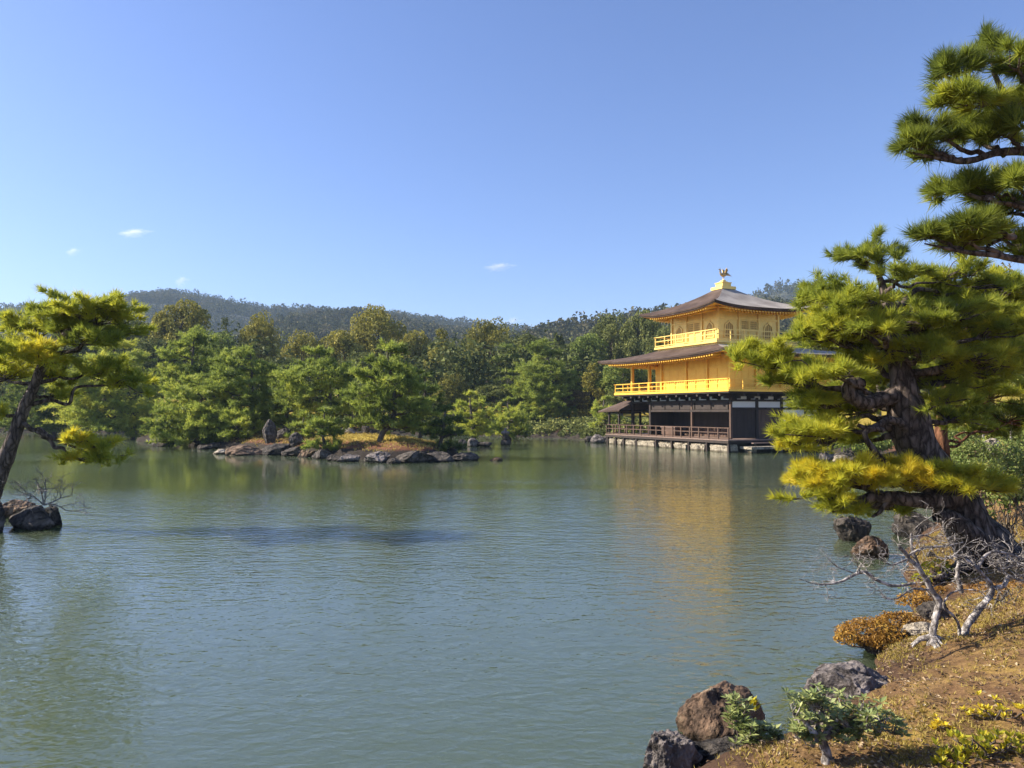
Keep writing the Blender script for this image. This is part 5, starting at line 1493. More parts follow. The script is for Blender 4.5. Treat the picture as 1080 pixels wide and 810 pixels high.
# ------------------------------------------------------------------ big pine on the right bank
rng = np.random.default_rng(52)
D = 11.5
RZ = 0.85
base = drop(1046, 592)
D0 = base[1]
trunk = [(at(1062, 612, D0 - 0.1), 0.50), (at(1044, 588, D0), 0.42), (at(1012, 538, D0 + 0.05), 0.33), (at(984, 500, D0 + 0.1), 0.30), (at(964, 465, D0 + 0.1), 0.275), (at(955, 425, D0 + 0.1), 0.235), (at(951, 400, D0 + .1), 0.18), (at(944, 370, D0 + .1), 0.13), (at(936, 340, D0 + .15), 0.10), (at(933, 310, D0 + 0.2), 0.07), (at(925, 285, D0 + 0.2), 0.04)]
NB = (0.155, 0.0115, 12, 0.5)
D = D0
T_ = lambda px, py, dy=0.1: at(px, py, D0 + dy)
pads = [
 PD(925, 272, 34, 15, 0.30, 900, 0.1, tvar=0.14), PD(905, 268, 20, 10, 0.28, 400, 0.4), PD(950, 290, 30, 12, 0.34, 600, -0.3),
 PD(872, 308, 34, 13, 0.35, 900, 0.2), PD(860, 316, 20, 10, 0.38, 400, 0.5), PD(905, 318, 36, 13, 0.40, 800, -0.4),
 PD(1010, 292, 40, 15, 0.45, 1200, 0.5), PD(1050, 300, 40, 16, 0.41, 1100, 0.9), PD(975, 312, 36, 14, 0.35, 900, 0.7),
 PD(882, 340, 42, 15, 0.53, 1400, -0.2), PD(855, 352, 26, 11, 0.48, 600, 0.3), PD(915, 345, 36, 14, 0.43, 900, -0.6), PD(880, 358, 40, 12, 0.49, 900, 0.4),
 PD(990, 335, 42, 15, 0.41, 1100, -0.3), PD(1035, 330, 42, 16, 0.45, 1100, 0.3), PD(965, 352, 36, 12, 0.39, 800, 0.4), PD(1060, 350, 34, 14, 0.51, 800, -0.2),
 PD(815, 382, 42, 11, 0.59, 1200, -0.1, frm=T_(900, 395)), PD(785, 372, 22, 8, 0.59, 450, 0.2, frm=T_(830, 385)), PD(862, 392, 44, 12, 0.48, 1000, -0.5), PD(905, 380, 40, 12, 0.43, 900, 0.5), PD(835, 402, 32, 10, 0.43, 700, 0.4),
 PD(985, 372, 40, 13, 0.45, 900, -0.4), PD(1020, 365, 40, 13, 0.49, 900, 0.5), PD(940, 398, 30, 9, 0.43, 400, 0.6), PD(1010, 398, 42, 13, 0.37, 900, 0.1), PD(1050, 390, 36, 13, 0.35, 800, 0.6),
 PD(865, 422, 38, 9, 0.41, 800, 0.3, frm=T_(940, 415)), PD(905, 432, 34, 8, 0.35, 500, 0.7, frm=T_(945, 425)), PD(852, 428, 18, 6, 0.43, 250, 0.6, frm=T_(885, 425)),
 PD(868, 455, 46, 9, 0.59, 1300, -0.2, frm=T_(940, 452)), PD(838, 468, 26, 7, 0.65, 500, 0.0, frm=T_(880, 462)), PD(905, 462, 34, 8, 0.53, 600, 0.4, frm=T_(945, 458)),
 PD(1012, 440, 36, 11, 0.39, 700, 0.6, frm=T_(962, 452)), PD(1000, 420, 32, 10, 0.41, 600, -0.1, frm=T_(957, 440)),
 # fuller foliage further round the crown
 PD(890, 325, 30, 12, 0.45, 600, 0.9), PD(940, 315, 36, 12, 0.38, 600, 1.0), PD(900, 365, 38, 12, 0.5, 700, 0.9),
 PD(960, 335, 40, 13, 0.42, 700, 1.0), PD(1005, 318, 42, 14, 0.45, 800, 1.1), PD(1060, 325, 40, 14, 0.5, 700, 0.8), PD(1035, 350, 40, 14, 0.46, 800, 1.0), PD(1000, 358, 36, 12, 0.46, 600, 0.8), PD(985, 398, 32, 11, 0.4, 500, 1.0), PD(1065, 310, 36, 14, 0.42, 700, 0.5), PD(870, 440, 36, 8, 0.5, 500, 0.7, frm=T_(945, 440)), PD(915, 412, 34, 10, 0.42, 450, 1.0), PD(1040, 378, 40, 13, 0.52, 800, -0.3), PD(1075, 372, 30, 13, 0.5, 600, 0.2),
 # the low golden bough
 PD(905, 502, 48, 11, 0.80, 2900, -0.5, frm=T_(985, 520, -0.2), tvar=0.14), PD(862, 500, 34, 11, 0.74, 1600, -0.3, frm=T_(930, 522, -0.3)), PD(952, 500, 42, 11, 0.78, 2200, -0.5, frm=T_(985, 515, -0.2)), PD(1010, 506, 34, 11, 0.62, 1500, -0.7, frm=T_(992, 515, -0.2), tvar=0.25),
 PD(868, 523, 38, 9, 0.60, 1000, -0.3, frm=T_(940, 528, -0.3)), PD(895, 535, 40, 7, 0.46, 800, -0.1, frm=T_(940, 530, -0.2)), PD(930, 534, 26, 6, 0.45, 420, 0.2, frm=T_(965, 530, 0)),
 PD(1045, 512, 26, 9, 0.55, 500, -0.6, frm=T_(1000, 520, -0.2))]
pine('pine_tree', 'large old pine with golden lower boughs leaning over the pond on the right bank', 'pine tree', base, trunk, pads, rng, 52, NB, M['pine_near'], M['bark_pine'], None, 0.42, 0.06, 0.009, 0.4, subk=1.6, rs_k=0.25,
     extra=[([T_(955, 415), T_(935, 420, -0.05), T_(912, 424, -0.15), T_(895, 416, -0.2), T_(897, 404, -0.2), T_(908, 404, -0.1), T_(890, 410, 0.0), T_(850, 408, 0.1)], [0.14, 0.12, 0.11, 0.10, 0.085, 0.07, 0.05, 0.03]),
            ([T_(958, 450, -0.1), T_(938, 443, -0.2), T_(918, 452, -0.3), T_(905, 448, -0.3)], [0.07, 0.06, 0.045, 0.03]),
            ([T_(962, 480, -0.2), T_(935, 487, -0.3), T_(918, 470, -0.35), T_(912, 457, -0.35), T_(922, 452, -0.35), T_(932, 454, -0.35)], [0.06, 0.05, 0.045, 0.045, 0.045, 0.035]),
            ([T_(1005, 528, -0.25), T_(965, 528, -0.35), T_(930, 524, -0.4), T_(900, 530, -0.4), T_(878, 540, -0.4)], [0.13, 0.11, 0.085, 0.05, 0.02]),
            ([T_(938, 526, -0.4), T_(928, 540, -0.4), T_(920, 545, -0.4)], [0.05, 0.03, 0.015]),
            ([T_(940, 345), T_(985, 345, 0.0), T_(1010, 330, -0.1), T_(1035, 318, 0)], [0.06, 0.05, 0.045, 0.03]),
            ([T_(950, 395), T_(990, 390, -0.1), T_(1015, 380, -0.2), T_(1045, 372, -0.1)], [0.07, 0.06, 0.05, 0.03]),
            ([at(1062, 600, D0 - 0.3), at(1035, 575, D0 - 0.42), at(1005, 548, D0 - 0.35), at(988, 545, D0 - 0.5)], [0.16, 0.18, 0.14, 0.08]),
            ([at(1046, 592, D0 - 0.1), at(1090, 604, D0 - 0.5), at(1130, 618, D0 - 0.8)], [0.22, 0.10, 0.04]),
            ([at(1040, 588, D0), at(1010, 600, D0 - 0.6), at(985, 612, D0 - 0.9)], [0.2, 0.08, 0.03])])

# slender red-barked pine just behind it
rng = np.random.default_rng(53)
D = 14.5
rb = at(1006, 530, D); rb[2] = gz(rb[0], rb[1])
trunk = [(rb - (0, 0, 0.2), 0.14), (at(995, 490, D), 0.125), (at(993, 440, D), 0.11), (at(1000, 400, D), 0.09), (at(1015, 360, D), 0.06), (at(1025, 320, D), 0.04)]
pads = [PD(1030, 390, 46, 16, 0.36, 900, 0.3), PD(1065, 375, 44, 16, 0.32, 900, 0.6), PD(1060, 415, 48, 16, 0.34, 1000, 0.2), PD(1020, 430, 40, 13, 0.38, 700, 0.6), PD(1085, 440, 40, 13, 0.34, 600, 0.4), PD(1045, 448, 40, 11, 0.32, 600, 0.8), PD(1085, 345, 36, 14, 0.36, 600, 0.7), PD(985, 425, 30, 10, 0.42, 400, 0.8), PD(1030, 340, 36, 13, 0.4, 600, 0.9)]
pine('pine_tree', 'slender pine with reddish bark right behind the thick leaning trunk', 'pine tree', rb, trunk, pads, rng, 53, (0.16, 0.010, 13, 0.5), M['pine_near'], M['bark_red'], None, 0.75, 0.03, 0.01, 0.2)

# pine whose boughs hang in at the top right
rng = np.random.default_rng(54)
D = 7.6
RZ = 0.8
ob = np.array([6.7, 8.3, 0.0]); ob[2] = gz(ob[0], ob[1])
trunk = [(ob - (0, 0, 0.2), 0.34), (ob + (0.05, 0, 0.9), 0.27), (ob + (0.0, -0.2, 2.3), 0.24), (ob + (-0.15, -0.4, 3.8), 0.20), (ob + (-0.3, -0.5, 5.2), 0.15), (ob + (-0.45, -0.6, 6.4), 0.09)]
NT = (0.165, 0.0085, 14, 0.5)
TR = lambda f: trunk[f][0]
OT = lambda px, py, dy=0.0: at(px, py, 7.6 + dy)
pads = [PD(1008, 70, 24, 17, 0.12, 560, 0, frm=OT(1045, 100)), PD(990, 78, 14, 8, 0.11, 260, 0.1, frm=OT(1020, 96)), PD(1040, 60, 24, 18, 0.14, 520, 0.3, frm=OT(1060, 98)), PD(1070, 62, 26, 20, 0.20, 560, -0.2, frm=OT(1085, 110)),
        PD(1030, 104, 34, 9, 0.36, 800, -0.3, frm=OT(1075, 118)), PD(1070, 108, 32, 12, 0.33, 800, 0.2, frm=OT(1090, 125)), PD(1075, 80, 26, 12, 0.27, 500, 0.5, frm=OT(1095, 110)),
        PD(985, 142, 30, 14, 0.15, 900, 0.0, frm=OT(1040, 165)), PD(965, 152, 18, 8, 0.17, 400, -0.1, frm=OT(1005, 166)), PD(1020, 138, 34, 14, 0.20, 900, 0.3, frm=OT(1060, 164)), PD(1060, 138, 32, 13, 0.27, 800, -0.2, frm=OT(1080, 160)), PD(975, 166, 16, 3, 0.15, 200, 0.2, frm=OT(1015, 168)),
        PD(1040, 202, 38, 12, 0.26, 1000, 0.1, frm=OT(1090, 218)), PD(1000, 200, 22, 9, 0.24, 420, 0.3, frm=OT(1050, 212)), PD(1072, 196, 28, 13, 0.26, 600, -0.3, frm=OT(1095, 215)), PD(1060, 222, 30, 10, 0.27, 600, 0.3, frm=OT(1095, 232)),
        PD(1008, 253, 34, 8, 0.26, 900, 0.0, frm=OT(1055, 268)), PD(978, 250, 18, 5, 0.22, 380, 0.1, frm=OT(1015, 264)), PD(1050, 250, 32, 9, 0.27, 700, 0.3, frm=OT(1080, 266)), PD(1030, 236, 24, 6, 0.27, 420, -0.2, frm=OT(1070, 250)), PD(1078, 262, 20, 8, 0.27, 380, 0.2, frm=OT(1095, 272))]
pine('pine_tree', 'dark pine whose boughs reach into the sky from the top right edge', 'pine tree', ob, trunk, pads, rng, 54, NT, M['pine_near'], M['bark_pine'], None, 0.36, 0.03, 0.006, 0.25, subk=2.4, rs_k=0.22,
     extra=[([TR(4), OT(1100, 125), OT(1060, 110), OT(1030, 98), OT(1008, 84)], [0.07, 0.05, 0.035, 0.025, 0.012]),
            ([TR(3), OT(1110, 172), OT(1060, 160), OT(1020, 170), OT(985, 166), OT(956, 160)], [0.08, 0.055, 0.04, 0.032, 0.022, 0.008]),
            ([TR(3), OT(1120, 235), OT(1075, 218), OT(1040, 212)], [0.07, 0.045, 0.03, 0.012]),
            ([TR(2), OT(1115, 292), OT(1065, 272), OT(1020, 266), OT(975, 257)], [0.07, 0.05, 0.035, 0.025, 0.008]),
            ([OT(1065, 272), OT(1040, 262), OT(1070, 246)], [0.03, 0.02, 0.01])])

# ------------------------------------------------------------------ bare lichen-grey tree
rng = np.random.default_rng(61)
bt = drop(984, 678)
D = bt[1]
t = thing('bare_tree', bt, 'low leafless tree with crooked silvery lichened stems on the mossy bank', 'tree')
def stem(g_, px_list, rad, seed, n=10):
    P, R = smooth_path([at(px, py, D + dy) for px, py, dy in px_list], rad, 0.035)
    P = P + 0.012 * np.stack([fbm(P * 9, seed + k, 3) for k in (1, 2, 3)], 1)
    V, Fq = tube(P, R * 0.64, n, 0.5, seed); g_.add(V, Fq); return P, R
g1 = G(); tips = []
stems = [
 ([(981, 690, 0), (984, 668, 0), (989, 645, 0), (990, 634, 0), (982, 622, -0.02), (972, 604, -0.05), (960, 590, -0.05), (950, 578, -0.08)], [0.085, 0.058, 0.05, 0.05, 0.046, 0.042, 0.035, 0.03]),
 ([(990, 634, 0), (980, 616, 0.06), (972, 600, 0.12), (962, 580, 0.14), (961, 562, 0.16)], [0.04, 0.034, 0.03, 0.024, 0.016]),
 ([(1016, 676, 0.05), (1020, 660, 0.06), (1030, 646, 0.08), (1043, 630, 0.1), (1046, 618, 0.1), (1036, 606, 0.08), (1024, 594, 0.06)], [0.07, 0.055, 0.05, 0.045, 0.04, 0.034, 0.026]),
 ([(1046, 620, 0.1), (1058, 618, 0.12), (1062, 606, 0.15), (1052, 600, 0.2)], [0.035, 0.035, 0.03, 0.02]),
 ([(1012, 676, 0.04), (1011, 660, 0.0), (1004, 648, -0.05), (995, 640, -0.06), (1000, 628, -0.08), (1012, 622, -0.08), (1030, 622, -0.1)], [0.026, 0.022, 0.02, 0.018, 0.015, 0.012, 0.008]),
 ([(1014, 625, 0.3), (1010, 605, 0.3), (1012, 592, 0.32)], [0.045, 0.04, 0.03]),
 ([(965, 615, -0.05), (945, 618, -0.1), (925, 612, -0.15), (912, 604, -0.2), (900, 607, -0.22), (885, 614, -0.25), (862, 616, -0.3), (843, 610, -0.32)], [0.022, 0.022, 0.025, 0.028, 0.022, 0.018, 0.011, 0.005]),
 ([(984, 622, 0.0), (962, 622, -0.15), (945, 632, -0.2), (930, 630, -0.25)], [0.02, 0.016, 0.012, 0.006]),
 ([(960, 588, -0.05), (942, 596, -0.12), (928, 590, -0.15)], [0.018, 0.012, 0.006]),
 ([(958, 586, 0), (975, 578, 0.1), (995, 576, 0.15), (1015, 572, 0.2)], [0.022, 0.018, 0.014, 0.008]),
 ([(961, 566, 0.16), (975, 565, 0.2), (990, 572, 0.2)], [0.014, 0.01, 0.006]),
 ([(1024, 594, 0.06), (1010, 586, 0.05), (998, 590, 0.0), (985, 586, 0)], [0.026, 0.022, 0.018, 0.01]),
 ([(1030, 600, 0.06), (1040, 585, 0.1), (1058, 582, 0.12), (1080, 590, 0.15)], [0.03, 0.024, 0.02, 0.012]),
 ([(1052, 602, 0.2), (1072, 596, 0.2), (1092, 600, 0.2)], [0.024, 0.02, 0.012]),
 ([(1062, 606, 0.15), (1078, 612, 0.1), (1095, 610, 0.1)], [0.022, 0.018, 0.01]),
 ([(905, 606, -0.2), (888, 600, -0.2), (876, 592, -0.2), (870, 584, -0.2)], [0.012, 0.009, 0.006, 0.003]),
]
for i, (pl, rd) in enumerate(stems):
    P, R = stem(g1, pl, rd, 600 + i)
    if i not in (4,): tips.append((P, R))
for a in range(7):   # roots
    an = rng.uniform(0, 6.28); q = bt + np.array([0, 0, 0.0])
    P = [q + (0, 0, 0.06), q + np.array([math.cos(an) * 0.12, math.sin(an) * 0.12, 0.02]), q + np.array([math.cos(an + .3) * 0.2, math.sin(an + .3) * 0.2, -0.05])]
    V, Fq = tube(P, [0.035, 0.022, 0.008], 8, 0.3, a); g1.add(V, Fq)
g1.build('trunk', M['bark_grey'], t, True, bt)
g2 = G()
for i, (P, R) in enumerate(tips):
    L_ = len(P)
    nk = 7 if i in (0, 1, 2, 3, 5, 9, 11, 12, 13, 14) else 5
    for _ in range(nk + 6 * (i in (11, 12, 9, 2))):
        k = rng.integers(int(L_ * 0.45), L_)
        sp = 0.9
        d = nrm(rng.normal(0, sp, 3) * np.array([1, 1, 0.55]) + np.array([-0.15 if i in (6, 7, 15) else 0, 0, 0.18]))
        twigs(g2, P[k], d, rng.uniform(0.12, 0.26), min(R[k] * 0.4, 0.0065), 2, rng, 0.6, 0.05, 3, 4, 0.28, 0.1)
g2.build('twigs', M['bark_grey'], t, True, bt)

# ------------------------------------------------------------------ shrubs on the bank
def shrub(name, label, cat, base, blobs, leaf, lsize, aspect, nper, rng, stem_m='bark_far', tint=0.5, up=0.35, tilt=0.6, zmin=-0.15, stems=True, st_r=0.012):
    t = thing(name, base, label, cat)
    L = G(); W = G()
    for (c, rx, ry, rz) in blobs:
        c = np.asarray(c, float)
        n = int(nper * rx * ry / (lsize * lsize) * 1.0)
        d = sphere_dirs(n, rng, zmin)
        q = rng.uniform(0.55, 1.0, (n, 1)) ** 0.6
        rad = 1 + 0.22 * fbm(d * 2.2 + c * 3, 7, 3)
        P = c + d * q * rad[:, None] * np.array([rx, ry, rz])
        T = np.clip(tint + 0.35 * fbm(P / max(rx, 0.1) * 1.5, 3, 3) + rng.normal(0, 0.14, n), 0, 1)
        Nn = nrm(d * 0.8 + np.array([0, 0, up]))
        V, Fq, T4 = leaf_quads(P, Nn, lsize, rng, T, aspect, tilt)
        L.add(V, Fq, T4)
        if stems:
            for _ in range(max(5, int(n / 40))):
                e = P[rng.integers(0, n)]
                P_, R_ = limb(base + rng.normal(0, 0.03, 3) * np.array([1, 1, 0]), e, st_r, st_r * 0.3, rng, 0.07, 6); V, Fq = tube(P_, R_, 4); W.add(V, Fq)
    L.build('foliage', M[leaf], t, origin=base)
    if W.n: W.build('stems', M[stem_m], t, True, base)
    return t

rng = np.random.default_rng(71)
ab = drop(928, 690)
D = 8.6
def bl(px, py, hw, hh, y, ry=None):
    s = y / F
    return (at(px, py, y), hw * s, (hw * 0.8 if ry is None else ry) * s, hh * s)
shrub('azalea_bush', 'orange brown clipped azalea mound overhanging the water', 'shrub', ab, [bl(920, 672, 36, 19, ab[1] + 0.15), bl(948, 660, 26, 15, ab[1] + 0.35), bl(895, 676, 15, 12, ab[1] + 0.05), bl(938, 680, 22, 15, ab[1])], 'leaf_azalea', 0.030, 1.3, 14, rng, tint=0.5)
b_ = drop(975, 640)
shrub('azalea_bush', 'thin orange brown azalea growing along the shore behind the clipped mound', 'shrub', b_, [bl(965, 636, 20, 10, b_[1]), bl(985, 628, 22, 10, b_[1] + 0.3)], 'leaf_azalea', 0.032, 1.3, 9, rng, tint=0.42)
b_ = drop(988, 615)
shrub('small_bush', 'yellow green bush seen between the branches of the bare grey tree', 'shrub', b_, [bl(990, 604, 18, 16, b_[1]), bl(975, 612, 12, 9, b_[1] - .1), bl(1003, 612, 12, 10, b_[1] + .1)], 'leaf_yellow', 0.05, 1.5, 7, rng, tint=0.35)
b_ = drop(1052, 640)
shrub('azalea_bush', 'reddish brown low azalea under the right limbs of the bare grey tree', 'shrub', b_, [bl(1040, 625, 26, 10, b_[1] + 0.6), bl(1072, 622, 20, 10, b_[1] + .5)], 'leaf_azalea', 0.04, 1.3, 3.0, rng, tint=0.25)
b_ = drop(958, 628)
shrub('small_bush', 'dark low plant at the water edge left of the yellow green bush', 'shrub', b_, [bl(962, 622, 14, 8, b_[1])], 'leaf_rhodo', 0.05, 1.4, 3.0, rng, tint=0.3)

# small leafy shrub with a pale trunk, front
sb = drop(873, 803)
t = thing('leafy_shrub', sb, 'small windswept shrub with pale crooked trunk and glossy green leaves in the foreground', 'shrub')
D = sb[1]
W = G(); L = G()
for pl, rd in (([(872, 812, 0), (872, 795, 0), (868, 780, 0), (876, 768, 0.02), (884, 757, 0.03)], [0.04, 0.032, 0.028, 0.02, 0.011]),
               ([(870, 785, 0), (856, 770, -0.03), (845, 757, -0.04), (836, 752, -0.05)], [0.026, 0.02, 0.014, 0.008]),
               ([(870, 778, 0), (895, 765, 0.05), (915, 760, 0.06), (938, 758, 0.08)], [0.024, 0.018, 0.014, 0.008]),
               ([(866, 780, 0), (862, 760, 0.06), (868, 745, 0.08)], [0.02, 0.014, 0.008]),
               ([(890, 767, 0.04), (905, 752, 0.0), (910, 742, -0.02)], [0.014, 0.01, 0.006])):
    P, R = smooth_path([at(px, py, D + dy) for px, py, dy in pl], rd, 0.02); V, Fq = tube(P, R, 8, 0.3, 9); W.add(V, Fq)
cl = [(838, 748, 11), (850, 740, 12), (862, 735, 10), (846, 758, 11), (868, 748, 13), (880, 752, 13), (895, 755, 12), (908, 748, 11), (915, 757, 12), (930, 758, 12), (943, 765, 9), (890, 742, 9), (858, 752, 12), (902, 762, 10), (880, 765, 8), (925, 768, 8), (850, 768, 9), (858, 780, 8), (892, 776, 8), (842, 772, 7), (905, 774, 7)]
for (px, py, r_) in cl:
    s = D / F
    c = at(px, py, D + rng.normal(0, 0.06))
    for _ in range(9):   # whorls of leaves
        q = c + rng.normal(0, 0.55, 3) * r_ * s
        P_, R_ = limb(c - (0, 0, r_ * s), q, 0.005, 0.003, rng, 0.1, 4); V, Fq = tube(P_, R_, 4); W.add(V, Fq)
        k = 8
        an = rng.uniform(0, 6.28) + np.arange(k) * 6.283 / k
        el = rng.uniform(0.1, 0.9, k)
        d = np.stack([np.cos(an) * np.cos(el), np.sin(an) * np.cos(el), np.sin(el)], 1)
        ln = rng.uniform(0.045, 0.075, k)[:, None]
        side = nrm(np.cross(d, np.array([0, 0, 1.0]) + rng.normal(0, .2, 3)))
        w = ln * 0.2
        drp = np.array([0, 0, -1.0]) * ln * 0.15
        V = np.stack([q + d * ln * 0.1, q + d * ln * 0.5 - side * w, q + d * ln + drp, q + d * ln * 0.5 + side * w], 1).reshape(-1, 3)
        L.add(V, np.arange(4 * k).reshape(k, 4), np.repeat(np.clip(rng.normal(0.5, 0.22, k), 0, 1), 4))
W.build('trunk', M['bark_grey'], t, True, sb); L.build('foliage', M['leaf_rhodo'], t, origin=sb)

def leafy_plant(name, label, base, cl, D, leaf, rng, ln0=(0.05, 0.085), whorls=8, el0=(0.1, 0.9), tint=0.5, width=0.2, cat='plant'):
    t = thing(name, base, label, cat)
    W = G(); L = G()
    for (px, py, r_) in cl:
        s = D / F
        c = at(px, py, D + rng.normal(0, 0.05))
        P_, R_ = limb(base, c, 0.008, 0.005, rng, 0.08, 6); V, Fq = tube(P_, R_, 5); W.add(V, Fq)
        for _ in range(whorls):
            q = c + rng.normal(0, 0.55, 3) * r_ * s
            P_, R_ = limb(c, q, 0.005, 0.003, rng, 0.1, 4); V, Fq = tube(P_, R_, 4); W.add(V, Fq)
            k = 8
            an = rng.uniform(0, 6.28) + np.arange(k) * 6.283 / k
            el = rng.uniform(el0[0], el0[1], k)
            d = np.stack([np.cos(an) * np.cos(el), np.sin(an) * np.cos(el), np.sin(el)], 1)
            ln = rng.uniform(*ln0, k)[:, None]
            side = nrm(np.cross(d, np.array([0, 0, 1.0]) + rng.normal(0, .2, 3)))
            V = np.stack([q + d * ln * 0.1, q + d * ln * 0.5 - side * ln * width, q + d * ln - np.array([0, 0, 0.15]) * ln, q + d * ln * 0.5 + side * ln * width], 1).reshape(-1, 3)
            L.add(V, np.arange(4 * k).reshape(k, 4), np.repeat(np.clip(rng.normal(tint, 0.2, k), 0, 1), 4))
    W.build('stems', M['bark_far'], t, True, base); L.build('foliage', M[leaf], t, origin=base)
    return t
pb = on_plane(800, 792, 0.05)
leafy_plant('leafy_plant', 'green leafy plant with one yellow leaf cluster on the right side of the brown boulder', pb, [(775, 742, 8), (785, 752, 9), (780, 765, 9), (793, 768, 10), (800, 778, 10), (812, 776, 9), (822, 780, 8), (790, 780, 9), (806, 768, 8), (772, 755, 7)], pb[1] - 0.25, 'leaf_rhodo', rng, tint=0.5)
leafy_plant('leafy_plant', 'tiny yellow leaved sprig on the brown boulder', pb + (0, 0, 0.3), [(797, 748, 4)], pb[1] - 0.2, 'leaf_yellow', rng, (0.05, 0.09), 4, (0.8, 1.4))
yb = drop(1040, 800)
leafy_plant('yellow_bush', 'yellow green bush with upright leaves at the bottom right corner', yb, [(1000, 795, 12), (1015, 785, 14), (1030, 790, 14), (1045, 785, 14), (1060, 790, 14), (1075, 785, 13), (1010, 808, 13), (1035, 808, 14), (1060, 808, 14), (1080, 800, 14), (990, 805, 10)], yb[1], 'leaf_yellow', rng, (0.045, 0.075), 8, (0.5, 1.4), 0.38, 0.2, 'shrub')
b_ = drop(1050, 760)
leafy_plant('yellow_bush', 'golden yellow low bush behind the bottom right one', b_, [(1025, 754, 8), (1040, 750, 9), (1056, 748, 10), (1070, 750, 10), (1082, 752, 8), (1048, 757, 8)], b_[1], 'leaf_yellow', rng, (0.035, 0.06), 6, (0.4, 1.3), 0.72, 0.2, 'shrub')
b_ = drop(992, 768)
leafy_plant('small_plant', 'single small orange yellow seedling on the bare moss', b_, [(990, 762, 4), (996, 766, 4), (986, 768, 3)], b_[1], 'leaf_yellow', rng, (0.03, 0.05), 4, (0.3, 1.2), 0.9)

# bushes under the right pines
for (px, py, hw, hh, dep, leaf, tint, lab) in (
    (1062, 520, 34, 34, 13.0, 'leaf_bush', 0.6, 'pale green leafy bush at the right picture edge behind the trunk'),
    (1030, 480, 40, 20, 17.5, 'leaf_bush', 0.5, 'clipped light green bush right of the thick trunk'),
    (1072, 480, 34, 24, 19.0, 'leaf_bush', 0.42, 'green bush at the right edge below the pine boughs'),
    (1010, 462, 30, 12, 24.0, 'leaf_bush', 0.5, 'low green hedge bush behind the reddish trunk'),
    (1060, 458, 40, 12, 30.0, 'leaf_green', 0.5, 'dark green hedge far back on the right'),
    (925, 470, 30, 10, 40.0, 'leaf_green', 0.45, 'green bush on the pavilion shore behind the big pine'),
    (880, 462, 20, 14, 52.0, 'leaf_dark', 0.5, 'dark bush beside the right side of the pavilion'),
    (1022, 498, 34, 18, 15.6, 'leaf_bush', 0.55, 'light green bush low between the reddish trunk and the right picture edge'),
    (1090, 505, 34, 40, 12.2, 'leaf_bush', 0.66, 'tall pale green bush cut off by the right picture edge'),
    (1030, 545, 16, 10, 12.4, 'leaf_bush', 0.3, 'small green sprouting bush beside the leaning trunk')):
    y = dep; c = at(px, py, y); b_ = c.copy(); b_[2] = max(gz(c[0], c[1]), 0.1)
    s = y / F
    rz = max(hh * s, 0.1)
    blobs = [((c[0] + rng.normal(0, .4) * hw * s, c[1] + rng.normal(0, .3) * hw * s, c[2] + rng.normal(0, 0.15) * rz), hw * s * rng.uniform(0.5, 0.75), hw * s * rng.uniform(.4, .6), rz * rng.uniform(.7, 1.0)) for _ in range(5)]
    shrub('bush', lab, 'bush', b_, blobs, leaf, 0.065 if dep < 25 else 0.15, 1.2, 9.0, rng, tint=tint, zmin=-0.6)

# thin white stakes among the right bushes
for px, py, h_, lab in ((1037, 462, 22, 'thin whitish wooden stake standing in the bushes on the right'), (1066, 455, 20, 'second whitish stake at the right, nearer the picture edge')):
    p = at(px, py + 10, 20.0); s = 20.0 / F
    g = G(); V, Fq = tube([(0, 0, -0.6), (0.01, 0, 0.2), (0.0, 0, h_ * s)], [0.03, 0.028, 0.024], 8, 0.1, 3); g.add(V, Fq)
    g.add([(-.02, -.02, h_ * s), (.02, -.02, h_ * s), (.02, .02, h_ * s), (-.02, .02, h_ * s)], [(0, 1, 2, 3)])
    o = g.build('stake', M['bark_pale'], smooth=True); o.location = p.tolist(); tag(o, lab, 'stake')

# ------------------------------------------------------------------ small stuff on the near bank and the island
rng = np.random.default_rng(81)
def scatter(n, box, poly_in=None):
    P = np.column_stack([rng.uniform(box[0], box[1], n), rng.uniform(box[2], box[3], n)])
    return P
P2 = scatter(150000, (0.8, 11, 4.6, 15))
land = -sdist(P2, POND)
P2 = P2[(land > -0.12) & (height(P2) > 0.02) & (P2[:, 0] / P2[:, 1] < 0.72)]
pr = fbm(np.column_stack([P2 * 0.8, P2[:, 0] * 0]), 3, 3)
keep = rng.uniform(0, 1, len(P2)) < np.clip(0.45 + 0.9 * pr, 0.08, 1)
P2 = P2[keep]
Z = height(P2)
P3 = np.column_stack([P2, Z + 0.012])
nn = np.tile([0, 0, 1.0], (len(P3), 1))
g = G()
V, Fq, T = leaf_quads(P3, nn, 0.03, rng, np.clip(rng.normal(0.45, 0.25, len(P3)), 0, 1), 1.2, 0.35); g.add(V, Fq, T)
tag(g.build('leaf_litter', M['litter']), 'dry fallen leaves and crumbs scattered over the near bank', 'leaf litter', kind='stuff')
P2 = scatter(120000, (0.8, 11, 4.6, 15))
land = -sdist(P2, POND)
P2 = P2[(land > -0.1) & (height(P2) > 0.03) & (P2[:, 0] / P2[:, 1] < 0.72)]
pr = fbm(np.column_stack([P2 * 1.1, P2[:, 0] * 0 + 5]), 8, 3)
P2 = P2[rng.uniform(0, 1, len(P2)) < np.clip(0.35 + 1.6 * pr, 0.05, 1)]
P3 = np.column_stack([P2, height(P2)])
g = G(); V, Fc, T = tufts(P3, np.tile([0, 0, 1.0], (len(P3), 1)), 0.045, 0.007, 4, 0.6, rng, np.clip(rng.normal(0.5, 0.2, len(P3)), 0, 1)); g.add(V, Fc, T)
tag(g.build('moss', M['grass']), 'ochre moss and dry grass tufts on the near bank', 'moss', kind='stuff')
P2 = np.column_stack([rng.uniform(-34, -2, 26000), rng.uniform(39, 72, 26000)])
P2 = P2[sdist(P2, ISLE) > 0.5]
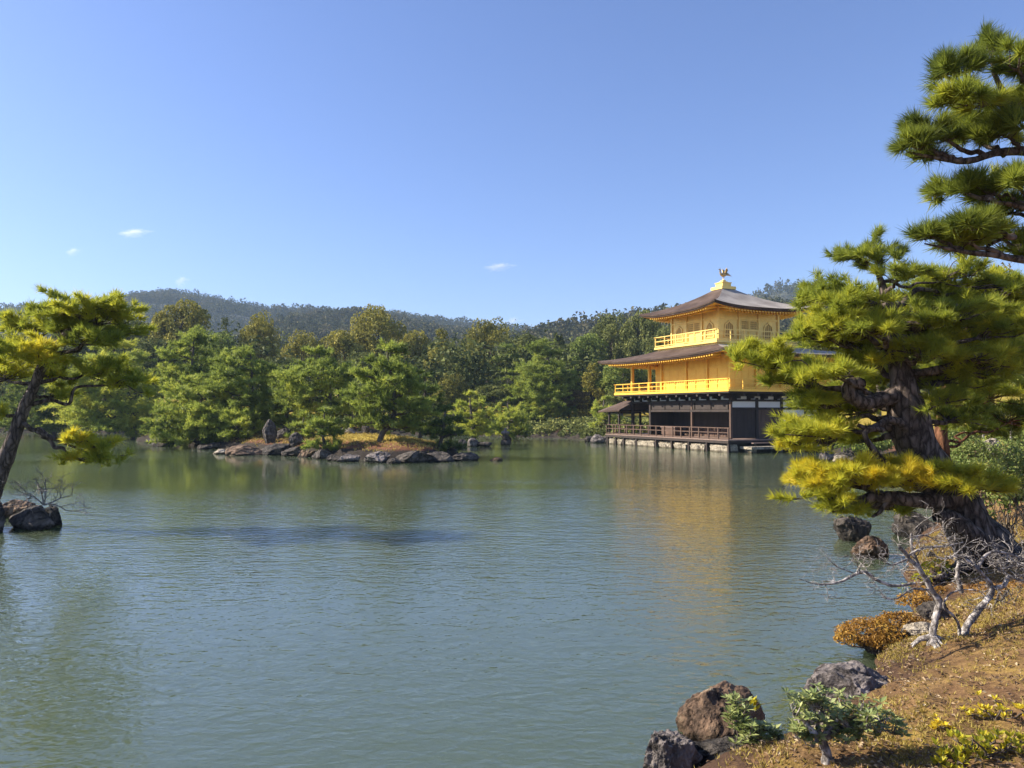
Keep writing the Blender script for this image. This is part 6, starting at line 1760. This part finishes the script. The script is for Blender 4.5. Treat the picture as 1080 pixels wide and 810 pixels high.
P3 = np.column_stack([P2, height(P2)])
g = G(); V, Fc, T = tufts(P3, np.tile([0, 0, 1.0], (len(P3), 1)), 0.16, 0.03, 5, 0.6, rng, np.clip(rng.normal(0.6, 0.2, len(P3)), 0, 1)); g.add(V, Fc, T)
tag(g.build('dry_grass', M['grass']), 'short yellow winter grass covering the island', 'grass', kind='stuff')

# ------------------------------------------------------------------ small fair-weather clouds, far beyond the haze
m = bpy.data.materials.new('cloud_vapour'); m.use_nodes = True
nt = m.node_tree; nt.nodes.remove(nt.nodes['Principled BSDF'])
pv = nt.nodes.new('ShaderNodeVolumePrincipled'); pv.inputs['Color'].default_value = (1, 1, 1, 1); pv.inputs['Anisotropy'].default_value = 0.3
tc = nt.nodes.new('ShaderNodeTexCoord'); ln = N(nt, 'ShaderNodeVectorMath', operation='LENGTH'); nt.links.new(tc.outputs['Object'], ln.inputs[0])
nz = nt.nodes.new('ShaderNodeTexNoise'); nz.inputs['Scale'].default_value = 2.2; nz.inputs['Detail'].default_value = 4; nt.links.new(tc.outputs['Object'], nz.inputs['Vector'])
q1 = N(nt, 'ShaderNodeMath', operation='MULTIPLY_ADD'); nt.links.new(nz.outputs['Fac'], q1.inputs[0]); q1.inputs[1].default_value = 1.9; q1.inputs[2].default_value = -0.45
q2 = N(nt, 'ShaderNodeMath', operation='SUBTRACT'); nt.links.new(q1.outputs[0], q2.inputs[0]); nt.links.new(ln.outputs['Value'], q2.inputs[1])
q3 = N(nt, 'ShaderNodeMath', operation='MAXIMUM'); nt.links.new(q2.outputs[0], q3.inputs[0]); q3.inputs[1].default_value = 0.0
q4 = N(nt, 'ShaderNodeMath', operation='MULTIPLY'); nt.links.new(q3.outputs[0], q4.inputs[0]); q4.inputs[1].default_value = 0.03
nt.links.new(q4.outputs[0], pv.inputs['Density'])
nt.links.new(pv.outputs[0], nt.nodes['Material Output'].inputs['Volume'])
for px, py, hw, hh, lab in ((140, 245, 22, 6, 'thin white cloud wisp in the upper left sky'), (191, 296, 10, 8, 'tiny white puff of cloud just above the left ridge'),
                            (525, 281, 20, 6, 'faint cloud wisp in the sky above the middle of the wood'), (76, 265, 10, 6, 'very faint cloud speck at the left of the sky'), (540, 339, 12, 8, 'white cloud peeping over the dip in the skyline')):
    Dc = 5000.0; s_ = Dc / F
    V, Fc = ico(2)
    g = G(); g.add(V * 1.15, Fc)
    o = g.build('cloud', m); o.location = at(px, py, Dc).tolist(); o.scale = (hw * s_ * 1.3, hw * s_ * 0.5, hh * s_ * 1.3)
    tag(o, lab, 'cloud')
